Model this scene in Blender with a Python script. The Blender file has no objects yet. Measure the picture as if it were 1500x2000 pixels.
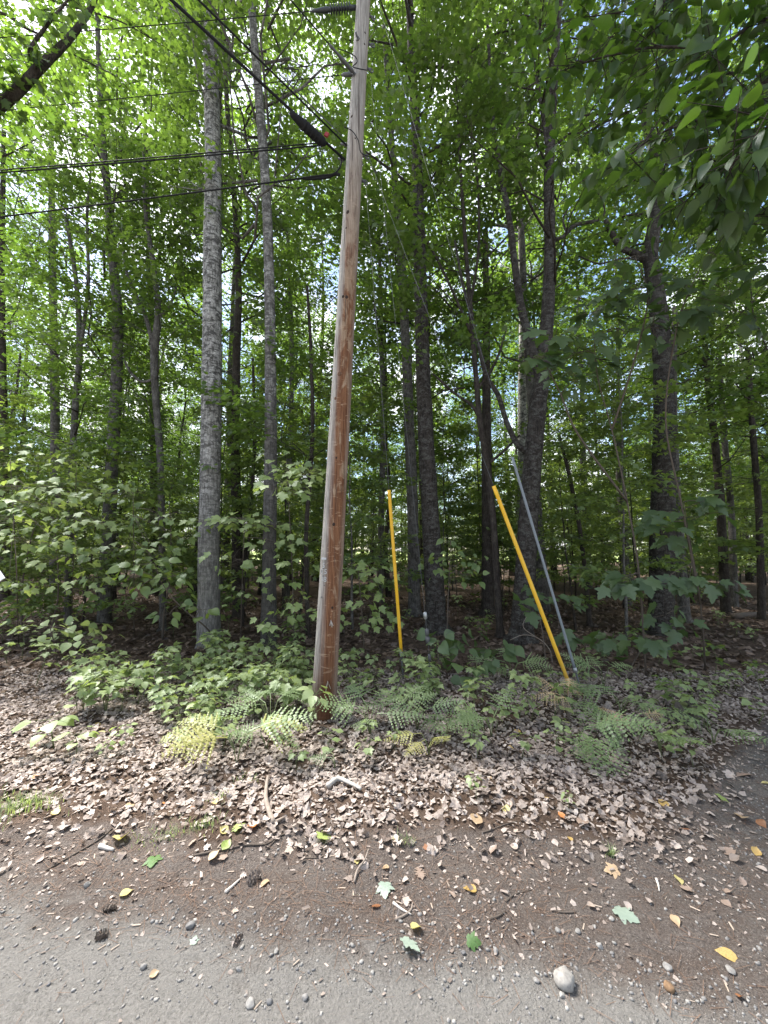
import bpy, math, random
import numpy as np
from mathutils import Vector, Matrix

random.seed(11)
rng = np.random.default_rng(11)
SC = bpy.context.scene
COL = SC.collection
R = math.radians

# ------------------------------------------------------------------ camera
FPX, CAM_H, HORIZON = 760.0, 1.6, 1075.0
PITCH = math.atan((HORIZON - 1000.0) / FPX)
cam_data = bpy.data.cameras.new("camera")
cam = bpy.data.objects.new("camera", cam_data)
COL.objects.link(cam)
cam.location = (0, 0, CAM_H)
cam.rotation_euler = (R(90) + PITCH, 0, 0)
cam_data.sensor_fit = 'VERTICAL'
cam_data.sensor_height = 24.0
cam_data.sensor_width = 18.0
cam_data.lens = FPX / 2000.0 * 24.0
cam_data.clip_start = 0.05
cam_data.clip_end = 1500
SC.camera = cam

# ------------------------------------------------------------------ light and exposure
SUN_EL, SUN_AZ = 57.0, -55.0      # azimuth measured from +Y clockwise: ahead of the camera and to the left, over the wood
SKY_STRENGTH = 0.07
CLOUD = (6.4, 6.5, 6.7)
world = bpy.data.worlds.new("World")
SC.world = world
world.use_nodes = True
nt = world.node_tree
for n in list(nt.nodes):
    nt.nodes.remove(n)
wo = nt.nodes.new('ShaderNodeOutputWorld')
bg = nt.nodes.new('ShaderNodeBackground')
bg.inputs['Strength'].default_value = SKY_STRENGTH
sky = nt.nodes.new('ShaderNodeTexSky')
sky.sky_type = 'NISHITA'
sky.sun_disc = False
sky.sun_elevation = R(SUN_EL)
sky.sun_rotation = R(SUN_AZ)
sky.ozone_density = 1.5
tc = nt.nodes.new('ShaderNodeTexCoord')
nz = nt.nodes.new('ShaderNodeTexNoise')
nz.inputs['Scale'].default_value = 3.2
nz.inputs['Detail'].default_value = 7
nz.inputs['Roughness'].default_value = 0.58
rp = nt.nodes.new('ShaderNodeValToRGB')
rp.color_ramp.elements[0].position = 0.46
rp.color_ramp.elements[0].color = (0, 0, 0, 1)
rp.color_ramp.elements[1].position = 0.60
rp.color_ramp.elements[1].color = (1, 1, 1, 1)
mixc = nt.nodes.new('ShaderNodeMix')
mixc.data_type = 'RGBA'
mixc.inputs['B'].default_value = (*CLOUD, 1)
nt.links.new(tc.outputs['Generated'], nz.inputs['Vector'])
nt.links.new(nz.outputs['Fac'], rp.inputs['Fac'])
nt.links.new(rp.outputs['Color'], mixc.inputs['Factor'])
nt.links.new(sky.outputs['Color'], mixc.inputs['A'])
nt.links.new(mixc.outputs['Result'], bg.inputs['Color'])
nt.links.new(bg.outputs['Background'], wo.inputs['Surface'])

sun_data = bpy.data.lights.new("sun", 'SUN')
sun_data.energy = 5.0
sun_data.angle = R(16)
sun_data.color = (1.0, 0.96, 0.89)
sun = bpy.data.objects.new("sun", sun_data)
COL.objects.link(sun)
az, el = R(SUN_AZ), R(SUN_EL)
sdir = Vector((math.sin(az) * math.cos(el), math.cos(az) * math.cos(el), math.sin(el)))
sun.rotation_euler = (-sdir).to_track_quat('-Z', 'Y').to_euler()
sun.location = sdir * 50

vs = SC.view_settings
vs.view_transform = 'Standard'
vs.look = 'None'
vs.gamma = 1
vs.exposure = 2.55
vs.use_curve_mapping = False
SC.render.engine = 'CYCLES'
SC.cycles.max_bounces = 8
SC.cycles.diffuse_bounces = 4
SC.cycles.glossy_bounces = 2
SC.cycles.transmission_bounces = 6
SC.cycles.use_denoising = True

# ------------------------------------------------------------------ helpers: picture to place
CP, SP = math.cos(PITCH), math.sin(PITCH)
def ray(px, py):
    u, v = (px - 750.0) / FPX, (1000.0 - py) / FPX
    return Vector((u, CP - v * SP, SP + v * CP))
EYE = Vector((0, 0, CAM_H))
def at_depth(px, py, Y):
    d = ray(px, py)
    return EYE + d * (Y / d.y)
def at_height(px, py, z):
    d = ray(px, py)
    return EYE + d * ((z - CAM_H) / d.z)
def project(p):
    q = Vector(p) - EYE
    zc = q.y * CP + q.z * SP
    return 750 + FPX * q.x / zc, 1000 - FPX * (-q.y * SP + q.z * CP) / zc

_nr = np.random.default_rng(5)
_ND = [(_nr.uniform(0, 6.28), _nr.uniform(0.7, 1.5), _nr.uniform(0, 6.28)) for _ in range(9)]
def wob(x, y, f):
    s = 0
    for a, k, p in _ND:
        s = s + np.sin((np.cos(a) * x + np.sin(a) * y) * f * k + p + 1.3 * np.sin(f * 0.7 * k * (np.sin(a) * x - np.cos(a) * y) + p * 2))
    return s / 4.0
def sstep(a, b, v):
    t = np.clip((v - a) / (b - a), 0, 1)
    return t * t * (3 - 2 * t)
def road_edge(x):
    xx = np.clip(x, -6, 1.7)
    e = 1.66 - 0.15 * xx
    return e + 0.045 * wob(x, 0 * x, 3.0)
def litter_edge(x):
    return 2.38 + 0.62 * np.maximum(0, x - 1.45) - 0.10 * np.maximum(0, -x - 2.0) + 0.09 * wob(x, 0 * x + 3, 2.2)
def road_mask(x, y):      # 1 on the gravel
    return 1 - sstep(-0.20, 0.26, y - road_edge(x) + 0.05 * wob(x, y, 9.0))
def litter_mask(x, y):
    return sstep(-0.28, 0.22, y - litter_edge(x) + 0.10 * wob(x, y, 5.0))
def gh(x, y):
    x = np.asarray(x, float); y = np.asarray(y, float)
    r = road_mask(x, y); l = litter_mask(x, y)
    h = 0.012 * wob(x, y, 2.0) + (1 - r) * (0.006 * wob(x, y, 14.0))
    h = h + l * (0.05 + 0.022 * wob(x, y, 4.5) + 0.018 * wob(x + 4, y, 9.0)) + sstep(4, 12, y) * 0.16 * wob(x, y, 0.45)
    h = h + 0.10 * np.exp(-(((x - 0.95) / 0.55) ** 2 + ((y - 4.1) / 0.45) ** 2))
    h = h + sstep(3.0, 5.5, y) * 0.06
    return h
def ghf(x, y):
    return float(gh(x, y))
def on_ground(px, py):
    d = ray(px, py)
    t = -CAM_H / d.z if d.z < 0 else 40
    for _ in range(12):
        p = EYE + d * t
        t = (ghf(p.x, p.y) - CAM_H) / d.z
    return EYE + d * t

# ------------------------------------------------------------------ helpers: objects
def tag(o, label=None, cat=None, group=None, kind=None):
    if label: o['label'] = label
    if cat: o['category'] = cat
    if group: o['group'] = group
    if kind: o['kind'] = kind
    return o
def empty(name, loc, label=None, cat=None, group=None, rz=0.0):
    o = bpy.data.objects.new(name, None)
    o.empty_display_size = 0.1
    COL.objects.link(o)
    o.location = loc
    o.rotation_euler = (0, 0, rz)
    return tag(o, label, cat, group)
def link_mesh(name, me, parent=None, loc=None):
    o = bpy.data.objects.new(name, me)
    COL.objects.link(o)
    if parent is not None: o.parent = parent
    if loc is not None: o.location = loc
    return o
def copy_tree(o, parent=None):
    c = o.copy()
    COL.objects.link(c)
    c.parent = parent
    for ch in list(o.children):
        copy_tree(ch, c)
    return c

class MB:
    def __init__(s):
        s.v, s.f, s.m, s.n = [], [], [], 0
    def add(s, V, F, mi=0):
        V = np.asarray(V, float).reshape(-1, 3)
        s.v.append(V)
        for f in F:
            s.f.append([int(i) + s.n for i in f])
            s.m.append(mi)
        s.n += len(V)
        return s
    def mesh(s, name, mats, smooth=True):
        me = bpy.data.meshes.new(name)
        V = np.concatenate(s.v) if s.v else np.zeros((0, 3))
        me.from_pydata(V.tolist(), [], s.f)
        for m in (mats if isinstance(mats, (list, tuple)) else [mats]):
            me.materials.append(m)
        me.polygons.foreach_set('material_index', s.m)
        me.polygons.foreach_set('use_smooth', [smooth] * len(s.f))
        me.update()
        return me
    def build(s, name, mats, parent=None, loc=None, smooth=True):
        return link_mesh(name, s.mesh(name, mats, smooth), parent, loc)

def np_mesh(name, V, F, mats, tint=None, smooth=True):
    V = np.ascontiguousarray(V, np.float32); F = np.ascontiguousarray(F, np.int32)
    me = bpy.data.meshes.new(name)
    k = F.shape[1]
    me.vertices.add(len(V)); me.vertices.foreach_set('co', V.ravel())
    me.loops.add(F.size); me.loops.foreach_set('vertex_index', F.ravel())
    me.polygons.add(len(F))
    me.polygons.foreach_set('loop_start', np.arange(0, F.size, k, dtype=np.int32))
    me.polygons.foreach_set('use_smooth', np.full(len(F), smooth))
    for m in (mats if isinstance(mats, (list, tuple)) else [mats]):
        me.materials.append(m)
    if tint is not None:
        a = me.attributes.new('tint', 'FLOAT', 'POINT')
        a.data.foreach_set('value', np.ascontiguousarray(tint, np.float32))
    me.update(calc_edges=True)
    me.validate()
    return me

def smooth_path(pts, per=5):
    P = [Vector(p) for p in pts]
    if len(P) < 3:
        return [P[0].lerp(P[1], i / per) for i in range(per + 1)]
    out = []
    for i in range(len(P) - 1):
        a = P[i - 1] if i > 0 else P[i] * 2 - P[i + 1]
        b, c = P[i], P[i + 1]
        d = P[i + 2] if i + 2 < len(P) else P[i + 1] * 2 - P[i]
        for j in range(per):
            t = j / per
            out.append(0.5 * ((2 * b) + (c - a) * t + (2 * a - 5 * b + 4 * c - d) * t * t + (3 * b - a - 3 * c + d) * t ** 3))
    out.append(P[-1])
    return out
def lerp_list(vals, m):
    return np.interp(np.linspace(0, len(vals) - 1, m), np.arange(len(vals)), vals)
def tube(pts, radii, n=8, rough=0.0, cap=True, per=None, rseed=0):
    """polyline -> tube; returns V, F"""
    P = [Vector(p) for p in pts]
    if not hasattr(radii, '__len__'): radii = [radii] * len(P)
    if per:
        P2 = smooth_path(P, per); radii = lerp_list(radii, len(P2)); P = P2
    m = len(P)
    rad = np.asarray(radii if hasattr(radii, '__len__') else [radii] * m, float)
    if len(rad) != m: rad = lerp_list(rad, m)
    rr = np.random.default_rng(rseed)
    V, F = [], []
    up = None
    for i in range(m):
        t = (P[min(i + 1, m - 1)] - P[max(i - 1, 0)])
        t = t.normalized() if t.length > 1e-9 else Vector((0, 0, 1))
        if up is None:
            a = Vector((1, 0, 0)) if abs(t.x) < 0.8 else Vector((0, 1, 0))
            up = (a - t * a.dot(t)).normalized()
        else:
            up = (up - t * up.dot(t))
            up = up.normalized() if up.length > 1e-6 else Vector((1, 0, 0))
        w = t.cross(up)
        for k in range(n):
            an = 2 * math.pi * k / n
            q = rad[i] * (1 + rough * (rr.random() * 2 - 1))
            V.append(P[i] + (up * math.cos(an) + w * math.sin(an)) * q)
    for i in range(m - 1):
        for k in range(n):
            k2 = (k + 1) % n
            F.append((i * n + k, i * n + k2, (i + 1) * n + k2, (i + 1) * n + k))
    if cap:
        F.append(tuple(range(n))[::-1]); F.append(tuple((m - 1) * n + k for k in range(n)))
    return np.array([tuple(v) for v in V]), F
def box(cx, cy, cz, sx, sy, sz, M=None):
    V = np.array([(x, y, z) for x in (-.5, .5) for y in (-.5, .5) for z in (-.5, .5)]) * (sx, sy, sz)
    if M is not None: V = np.array([tuple(M @ Vector(v)) for v in V])
    V = V + np.array((cx, cy, cz))
    return V, [(0, 1, 3, 2), (4, 6, 7, 5), (0, 4, 5, 1), (2, 3, 7, 6), (0, 2, 6, 4), (1, 5, 7, 3)]
def lathe(prof, p0, d, n=14):
    """prof: (distance along d, radius)"""
    d = Vector(d).normalized(); p0 = Vector(p0)
    pts = [p0 + d * a for a, _ in prof]
    a = Vector((1, 0, 0)) if abs(d.x) < 0.8 else Vector((0, 1, 0))
    u = (a - d * a.dot(d)).normalized(); w = d.cross(u)
    V, F = [], []
    for (s, r), p in zip(prof, pts):
        for k in range(n):
            an = 2 * math.pi * k / n
            V.append(tuple(p + (u * math.cos(an) + w * math.sin(an)) * r))
    for i in range(len(prof) - 1):
        for k in range(n):
            k2 = (k + 1) % n
            F.append((i * n + k, i * n + k2, (i + 1) * n + k2, (i + 1) * n + k))
    F.append(tuple(range(n))[::-1]); F.append(tuple((len(prof) - 1) * n + k for k in range(n)))
    return np.array(V), F
def ico(sub=1):
    import bmesh
    bm = bmesh.new()
    bmesh.ops.create_icosphere(bm, subdivisions=sub, radius=1)
    V = np.array([tuple(v.co) for v in bm.verts]); F = np.array([[v.index for v in f.verts] for f in bm.faces])
    bm.free()
    return V, F
ICO1, ICO2, ICO3 = ico(1), ico(2), ico(3)

# ------------------------------------------------------------------ materials
def new_mat(name):
    m = bpy.data.materials.new(name); m.use_nodes = True
    t = m.node_tree
    for n in list(t.nodes): t.nodes.remove(n)
    out = t.nodes.new('ShaderNodeOutputMaterial')
    return m, t, out
def N(t, typ, **kw):
    n = t.nodes.new(typ)
    for k, v in kw.items():
        if k in n.inputs: n.inputs[k].default_value = v
        else: setattr(n, k, v)
    return n
def ramp(t, stops, src=None, interp='LINEAR'):
    r = t.nodes.new('ShaderNodeValToRGB'); r.color_ramp.interpolation = interp
    e = r.color_ramp.elements
    while len(e) < len(stops): e.new(0.5)
    for i, (p, c) in enumerate(stops):
        e[i].position = p
        e[i].color = (c, c, c, 1) if not hasattr(c, '__len__') else (*c, 1)
    if src is not None: t.links.new(src, r.inputs['Fac'])
    return r
def mixrgb(t, fac, a, b, mode='MIX'):
    m = t.nodes.new('ShaderNodeMix'); m.data_type = 'RGBA'; m.blend_type = mode
    for key, v in (('Factor', fac), ('A', a), ('B', b)):
        if hasattr(v, 'is_linked'): t.links.new(v, m.inputs[key])
        elif hasattr(v, '__len__'): m.inputs[key].default_value = (*v, 1)
        else: m.inputs[key].default_value = v if key == 'Factor' else (v, v, v, 1)
    return m.outputs['Result']
def math_(t, op, a, b=None):
    m = t.nodes.new('ShaderNodeMath'); m.operation = op
    for i, v in enumerate((a, b)):
        if v is None: continue
        if hasattr(v, 'is_linked'): t.links.new(v, m.inputs[i])
        else: m.inputs[i].default_value = v
    return m.outputs[0]
def coords(t, kind='Object', scale=(1, 1, 1)):
    c = t.nodes.new('ShaderNodeTexCoord'); mp = t.nodes.new('ShaderNodeMapping')
    mp.inputs['Scale'].default_value = scale
    t.links.new(c.outputs[kind], mp.inputs['Vector'])
    return mp.outputs['Vector']
def noise(t, vec, scale, detail=4, rough=0.55, out='Fac', dist=0.0):
    n = N(t, 'ShaderNodeTexNoise', Scale=scale, Detail=detail, Roughness=rough, Distortion=dist)
    t.links.new(vec, n.inputs['Vector'])
    return n.outputs[out]
def principled(t, out, color, rough=0.8, metal=0.0, bump=None, bstr=0.5, bdist=0.01, spec=0.3):
    b = t.nodes.new('ShaderNodeBsdfPrincipled')
    for key, v in (('Base Color', color), ('Roughness', rough), ('Metallic', metal)):
        if hasattr(v, 'is_linked'): t.links.new(v, b.inputs[key])
        elif hasattr(v, '__len__'): b.inputs[key].default_value = (*v, 1)
        else: b.inputs[key].default_value = v
    b.inputs['Specular IOR Level'].default_value = spec
    if bump is not None:
        bp = t.nodes.new('ShaderNodeBump')
        bp.inputs['Strength'].default_value = bstr; bp.inputs['Distance'].default_value = bdist
        t.links.new(bump, bp.inputs['Height']); t.links.new(bp.outputs['Normal'], b.inputs['Normal'])
    t.links.new(b.outputs['BSDF'], out.inputs['Surface'])
    return b

def plain(name, color, rough=0.6, metal=0.0, var=0.25, scale=30.0, spec=0.3):
    m, t, out = new_mat(name)
    v = coords(t)
    nf = noise(t, v, scale)
    c = mixrgb(t, nf, tuple(max(0, x * (1 - var)) for x in color), tuple(x * (1 + var) for x in color))
    principled(t, out, c, rough, metal, nf, 0.2, 0.002, spec)
    return m

def leaf_mat(name, dark, light, trans=0.45, tcol=(1.0, 1.15, 0.45), under=0.25, gloss=0.03, spots=None):
    """thin leaf: diffuse + translucent, colour varied leaf by leaf"""
    m, t, out = new_mat(name)
    at = N(t, 'ShaderNodeAttribute', attribute_name='tint')
    oi = t.nodes.new('ShaderNodeObjectInfo')
    r = math_(t, 'FRACT', math_(t, 'ADD', at.outputs['Fac'], oi.outputs['Random']))
    col = mixrgb(t, r, dark, light)
    v = coords(t)
    nf = noise(t, v, 60.0, 2)
    col = mixrgb(t, math_(t, 'MULTIPLY', nf, 0.5), col, tuple(x * 0.55 for x in dark))
    if spots is not None:
        sp = ramp(t, [(0.56, 0), (0.64, 1)], noise(t, v, 22.0, 3))
        col = mixrgb(t, sp.outputs['Color'], col, spots)
    geo = t.nodes.new('ShaderNodeNewGeometry')
    pale = mixrgb(t, 0.6, col, tuple(min(1, x * 1.5 + 0.03) for x in light))
    colu = mixrgb(t, math_(t, 'MULTIPLY', geo.outputs['Backfacing'], under), col, pale)
    d = t.nodes.new('ShaderNodeBsdfDiffuse'); t.links.new(colu, d.inputs['Color'])
    tr = t.nodes.new('ShaderNodeBsdfTranslucent')
    tcl = mixrgb(t, 1.0, col, tuple(x * 1.35 for x in tcol), 'MULTIPLY')
    t.links.new(tcl, tr.inputs['Color'])
    ms = t.nodes.new('ShaderNodeMixShader'); ms.inputs[0].default_value = trans
    t.links.new(d.outputs[0], ms.inputs[1]); t.links.new(tr.outputs[0], ms.inputs[2])
    g = t.nodes.new('ShaderNodeBsdfGlossy'); g.inputs['Roughness'].default_value = 0.5
    g.inputs['Color'].default_value = (0.9, 0.95, 1, 1)
    ms2 = t.nodes.new('ShaderNodeMixShader'); ms2.inputs[0].default_value = gloss
    t.links.new(ms.outputs[0], ms2.inputs[1]); t.links.new(g.outputs[0], ms2.inputs[2])
    t.links.new(ms2.outputs[0], out.inputs['Surface'])
    return m

def bark_mat(name, base, dark, light, ridge=1.0, patch=None, lent=0.0, moss=0.0, foot=None):
    m, t, out = new_mat(name)
    vz = coords(t, 'Object', (1, 1, 0.16))
    vh = coords(t, 'Object', (0.6, 0.6, 3.0))
    vo = coords(t)
    n1 = noise(t, vz, 38.0, 6, 0.65, dist=0.4)
    n2 = noise(t, vo, 9.0, 5, 0.6)
    n3 = noise(t, coords(t, 'Object', (1, 1, 0.55)), 62.0, 5, 0.7)
    c = mixrgb(t, ramp(t, [(0.36, 0), (0.62, 1)], n1).outputs['Color'], dark, base)
    c = mixrgb(t, ramp(t, [(0.45, 0), (0.75, 0.9)], n2).outputs['Color'], c, light)
    if lent > 0:
        nl = noise(t, vh, 9.0, 5, 0.65)
        c = mixrgb(t, math_(t, 'MULTIPLY', ramp(t, [(0.56, 0), (0.63, 1)], nl).outputs['Color'], lent), c, dark)
    if patch is not None:
        npn = noise(t, coords(t, 'Object', (0.8, 0.8, 1.5)), 13.0, 6, 0.72)
        c = mixrgb(t, ramp(t, [(0.51, 0), (0.56, 0.92)], npn).outputs['Color'], c, patch)
    if moss > 0:
        nm = noise(t, vo, 6.0, 4, 0.6)
        c = mixrgb(t, math_(t, 'MULTIPLY', ramp(t, [(0.5, 0), (0.62, 1)], nm).outputs['Color'], moss), c, (0.06, 0.075, 0.02))
    if foot is not None:   # older, darker bark low on the stem
        sp_ = t.nodes.new('ShaderNodeSeparateXYZ'); t.links.new(coords(t), sp_.inputs[0])
        zz = math_(t, 'ADD', sp_.outputs['Z'], math_(t, 'MULTIPLY', n2, 1.2))
        mr = t.nodes.new('ShaderNodeMapRange'); t.links.new(zz, mr.inputs['Value'])
        mr.inputs['From Min'].default_value = foot[0]; mr.inputs['From Max'].default_value = foot[1]
        mr.inputs['To Min'].default_value = 0.85; mr.inputs['To Max'].default_value = 0.0
        fc = mixrgb(t, ramp(t, [(0.36, 0), (0.62, 1)], n1).outputs['Color'], tuple(x * .4 for x in foot[2]), tuple(x * 1.3 for x in foot[2]))
        c = mixrgb(t, mr.outputs['Result'], c, fc)
    c = mixrgb(t, ramp(t, [(0.42, 0), (0.62, 0.6)], n3).outputs['Color'], c, tuple(x * 0.3 for x in base))
    h = math_(t, 'ADD', math_(t, 'MULTIPLY', n1, ridge), math_(t, 'MULTIPLY', n3, 0.25))
    principled(t, out, c, 0.9, 0, h, 0.9, 0.02, 0.15)
    return m

M = {}
M['bark_birch'] = bark_mat('bark_birch', (0.36, 0.35, 0.33), (0.04, 0.037, 0.035), (0.55, 0.54, 0.52), 0.8, patch=(0.035, 0.033, 0.031), lent=0.95, foot=(1.2, 5.0, (0.17, 0.16, 0.148)))
M['bark_aspen'] = bark_mat('bark_aspen', (0.24, 0.23, 0.215), (0.03, 0.028, 0.026), (0.40, 0.39, 0.37), 0.8, patch=(0.07, 0.065, 0.06), lent=0.9, foot=(2.2, 5.5, (0.045, 0.04, 0.036)))
M['bark_grey'] = bark_mat('bark_grey', (0.13, 0.12, 0.11), (0.035, 0.031, 0.028), (0.22, 0.21, 0.195), 0.9, lent=0.4)
M['bark_dark'] = bark_mat('bark_dark', (0.062, 0.050, 0.042), (0.018, 0.015, 0.013), (0.095, 0.082, 0.07), 1.4)
M['bark_maple'] = bark_mat('bark_maple', (0.050, 0.042, 0.036), (0.014, 0.012, 0.011), (0.082, 0.072, 0.064), 1.6, patch=(0.095, 0.09, 0.083))
M['bark_stump'] = bark_mat('bark_stump', (0.13, 0.11, 0.095), (0.03, 0.026, 0.022), (0.2, 0.18, 0.16), 1.4, moss=0.8)
M['twig'] = plain('twig_bark', (0.085, 0.068, 0.055), 0.9)
M['stick'] = plain('stick_wood', (0.22, 0.18, 0.15), 0.9, var=0.45)
M['stick_pale'] = plain('stick_pale', (0.45, 0.41, 0.37), 0.9, var=0.35)
M['stem_green'] = plain('stem_green', (0.10, 0.12, 0.05), 0.7)
M['leaf_canopy'] = leaf_mat('leaf_canopy', (0.060, 0.100, 0.024), (0.150, 0.205, 0.050), 0.56, tcol=(0.96, 1.12, 0.50))
M['leaf_under'] = leaf_mat('leaf_understory', (0.095, 0.15, 0.04), (0.20, 0.27, 0.085), 0.5, tcol=(1.15, 1.12, 0.5))
M['leaf_light'] = leaf_mat('leaf_light', (0.17, 0.24, 0.08), (0.32, 0.39, 0.155), 0.46, tcol=(1.12, 1.12, 0.55))
M['leaf_big'] = leaf_mat('leaf_big', (0.055, 0.09, 0.032), (0.105, 0.155, 0.058), 0.38, gloss=0.035)
M['leaf_right'] = leaf_mat('leaf_right', (0.030, 0.060, 0.013), (0.072, 0.115, 0.023), 0.5, gloss=0.03)
M['leaf_seed'] = leaf_mat('leaf_seedling', (0.18, 0.24, 0.095), (0.33, 0.40, 0.19), 0.4, tcol=(1.1, 1.12, 0.6))
M['fern'] = leaf_mat('fern_green', (0.17, 0.24, 0.11), (0.28, 0.35, 0.175), 0.38)
M['fern_yellow'] = leaf_mat('fern_yellow', (0.27, 0.29, 0.09), (0.42, 0.39, 0.15), 0.4, tcol=(1, 1, 0.5))
M['fern_tan'] = leaf_mat('fern_tan', (0.40, 0.28, 0.15), (0.60, 0.46, 0.28), 0.3, tcol=(1, 0.9, 0.6))
M['dead'] = leaf_mat('leaf_dead', (0.13, 0.10, 0.085), (0.48, 0.41, 0.366), 0.12, tcol=(1, 0.85, 0.6), gloss=0.01)
M['dead_shaded'] = leaf_mat('leaf_dead_dark', (0.05, 0.034, 0.025), (0.22, 0.155, 0.115), 0.1, tcol=(1, 0.85, 0.6), gloss=0.03)  # decaying leaves deep in the wood, the shade there darkened into their colour
M['dead_pale'] = leaf_mat('leaf_dead_pale', (0.26, 0.19, 0.15), (0.46, 0.37, 0.31), 0.12, tcol=(1, 0.85, 0.6), gloss=0.04)
M['fall_yellow'] = leaf_mat('fall_yellow', (0.42, 0.28, 0.09), (0.52, 0.37, 0.14), 0.2, tcol=(1, 0.9, 0.5), spots=(0.30, 0.17, 0.05))
M['fall_lemon'] = leaf_mat('fall_lemon', (0.44, 0.38, 0.15), (0.54, 0.47, 0.21), 0.2, tcol=(1, 1, 0.5))
M['fall_orange'] = leaf_mat('fall_orange', (0.50, 0.19, 0.06), (0.58, 0.28, 0.11), 0.2, tcol=(1, 0.8, 0.5))
M['fall_tan'] = leaf_mat('fall_tan', (0.40, 0.28, 0.17), (0.50, 0.37, 0.24), 0.2, tcol=(1, 0.85, 0.6))
M['fall_rust'] = leaf_mat('fall_rust', (0.20, 0.085, 0.04), (0.28, 0.13, 0.06), 0.15, tcol=(1, 0.8, 0.5))
M['fall_green'] = leaf_mat('fall_green', (0.06, 0.13, 0.03), (0.09, 0.17, 0.04), 0.3)
M['fall_lime'] = leaf_mat('fall_lime', (0.26, 0.33, 0.09), (0.34, 0.40, 0.14), 0.3)
M['fall_silver'] = leaf_mat('fall_silver', (0.26, 0.32, 0.26), (0.34, 0.41, 0.34), 0.2, tcol=(0.9, 1, 0.8))
M['needle'] = plain('pine_needle', (0.145, 0.09, 0.062), 0.8, var=0.4, scale=3.0)
M['chip'] = plain('wood_chip', (0.32, 0.26, 0.21), 0.9, var=0.35, scale=5.0)
M['cone'] = plain('cone_scale', (0.15, 0.122, 0.105), 0.9, var=0.4)
M['steel'] = plain('galvanised_steel', (0.32, 0.33, 0.34), 0.45, 0.7)
M['steel_dark'] = plain('weathered_steel', (0.10, 0.10, 0.105), 0.6, 0.5)
M['strand'] = plain('dull_strand', (0.075, 0.077, 0.08), 0.7, 0.0)
M['black'] = plain('black_rubber', (0.018, 0.018, 0.02), 0.85, spec=0.08)
M['ins_grey'] = plain('insulator_polymer', (0.030, 0.034, 0.038), 0.4)
M['red'] = plain('red_plastic', (0.22, 0.02, 0.02), 0.5)
M['yellow'] = plain('yellow_plastic', (0.72, 0.42, 0.012), 0.42, var=0.08, scale=8.0, spec=0.45)
def guard_mat(name, col, faded, dirt):
    m, t, out = new_mat(name)
    v = coords(t); n1 = noise(t, v, 3.0, 4, 0.6); n2 = noise(t, coords(t, 'Object', (1, 1, 0.25)), 60.0, 5, 0.7)
    c = mixrgb(t, ramp(t, [(0.4, 0), (0.7, 0.7)], n1).outputs['Color'], col, faded)
    c = mixrgb(t, ramp(t, [(0.60, 0), (0.70, 0.75)], n2).outputs['Color'], c, dirt)
    sp = t.nodes.new('ShaderNodeSeparateXYZ'); t.links.new(v, sp.inputs[0])
    mr = t.nodes.new('ShaderNodeMapRange'); t.links.new(math_(t, 'ADD', sp.outputs['Z'], math_(t, 'MULTIPLY', n2, -0.3)), mr.inputs['Value'])
    mr.inputs['From Min'].default_value = 0.0; mr.inputs['From Max'].default_value = 0.35; mr.inputs['To Min'].default_value = 0.6; mr.inputs['To Max'].default_value = 0.0
    c = mixrgb(t, mr.outputs['Result'], c, dirt)
    principled(t, out, c, 0.5, 0, n2, 0.15, 0.002, 0.4)
    return m
M['yellow'] = guard_mat('yellow_guard', (0.66, 0.36, 0.010), (0.70, 0.43, 0.06), (0.30, 0.19, 0.05))
M['grey_guard'] = plain('grey_plastic', (0.17, 0.19, 0.21), 0.5, var=0.12, scale=6.0)
M['tagmetal'] = plain('aluminium_tag', (0.33, 0.33, 0.335), 0.45, 0.5)
M['white_paint'] = plain('white_paint', (0.78, 0.82, 0.86), 0.5, var=0.04)
M['blue_paint'] = plain('blue_paint', (0.10, 0.24, 0.42), 0.5, var=0.05)
M['bone'] = plain('pale_wood', (0.36, 0.335, 0.305), 0.9, var=0.3)

def stone_mat(name, stops):
    m, t, out = new_mat(name)
    at = N(t, 'ShaderNodeAttribute', attribute_name='tint')
    oi = t.nodes.new('ShaderNodeObjectInfo')
    r = math_(t, 'FRACT', math_(t, 'ADD', at.outputs['Fac'], oi.outputs['Random']))
    c = ramp(t, stops, r).outputs['Color']
    v = coords(t)
    n1 = noise(t, v, 45.0, 5, 0.65)
    c = mixrgb(t, ramp(t, [(0.35, 0.65), (0.7, 0)], n1).outputs['Color'], c, (0.11, 0.10, 0.095))
    principled(t, out, c, 0.85, 0, n1, 0.5, 0.004)
    return m
M['pebble'] = stone_mat('pebble', [(0.0, (0.13, 0.13, 0.135)), (0.35, (0.27, 0.26, 0.25)), (0.7, (0.25, 0.24, 0.225)), (1.0, (0.36, 0.345, 0.325))])
M['rock'] = stone_mat('rock', [(0.0, (0.31, 0.29, 0.265)), (1.0, (0.36, 0.34, 0.31))])

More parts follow.
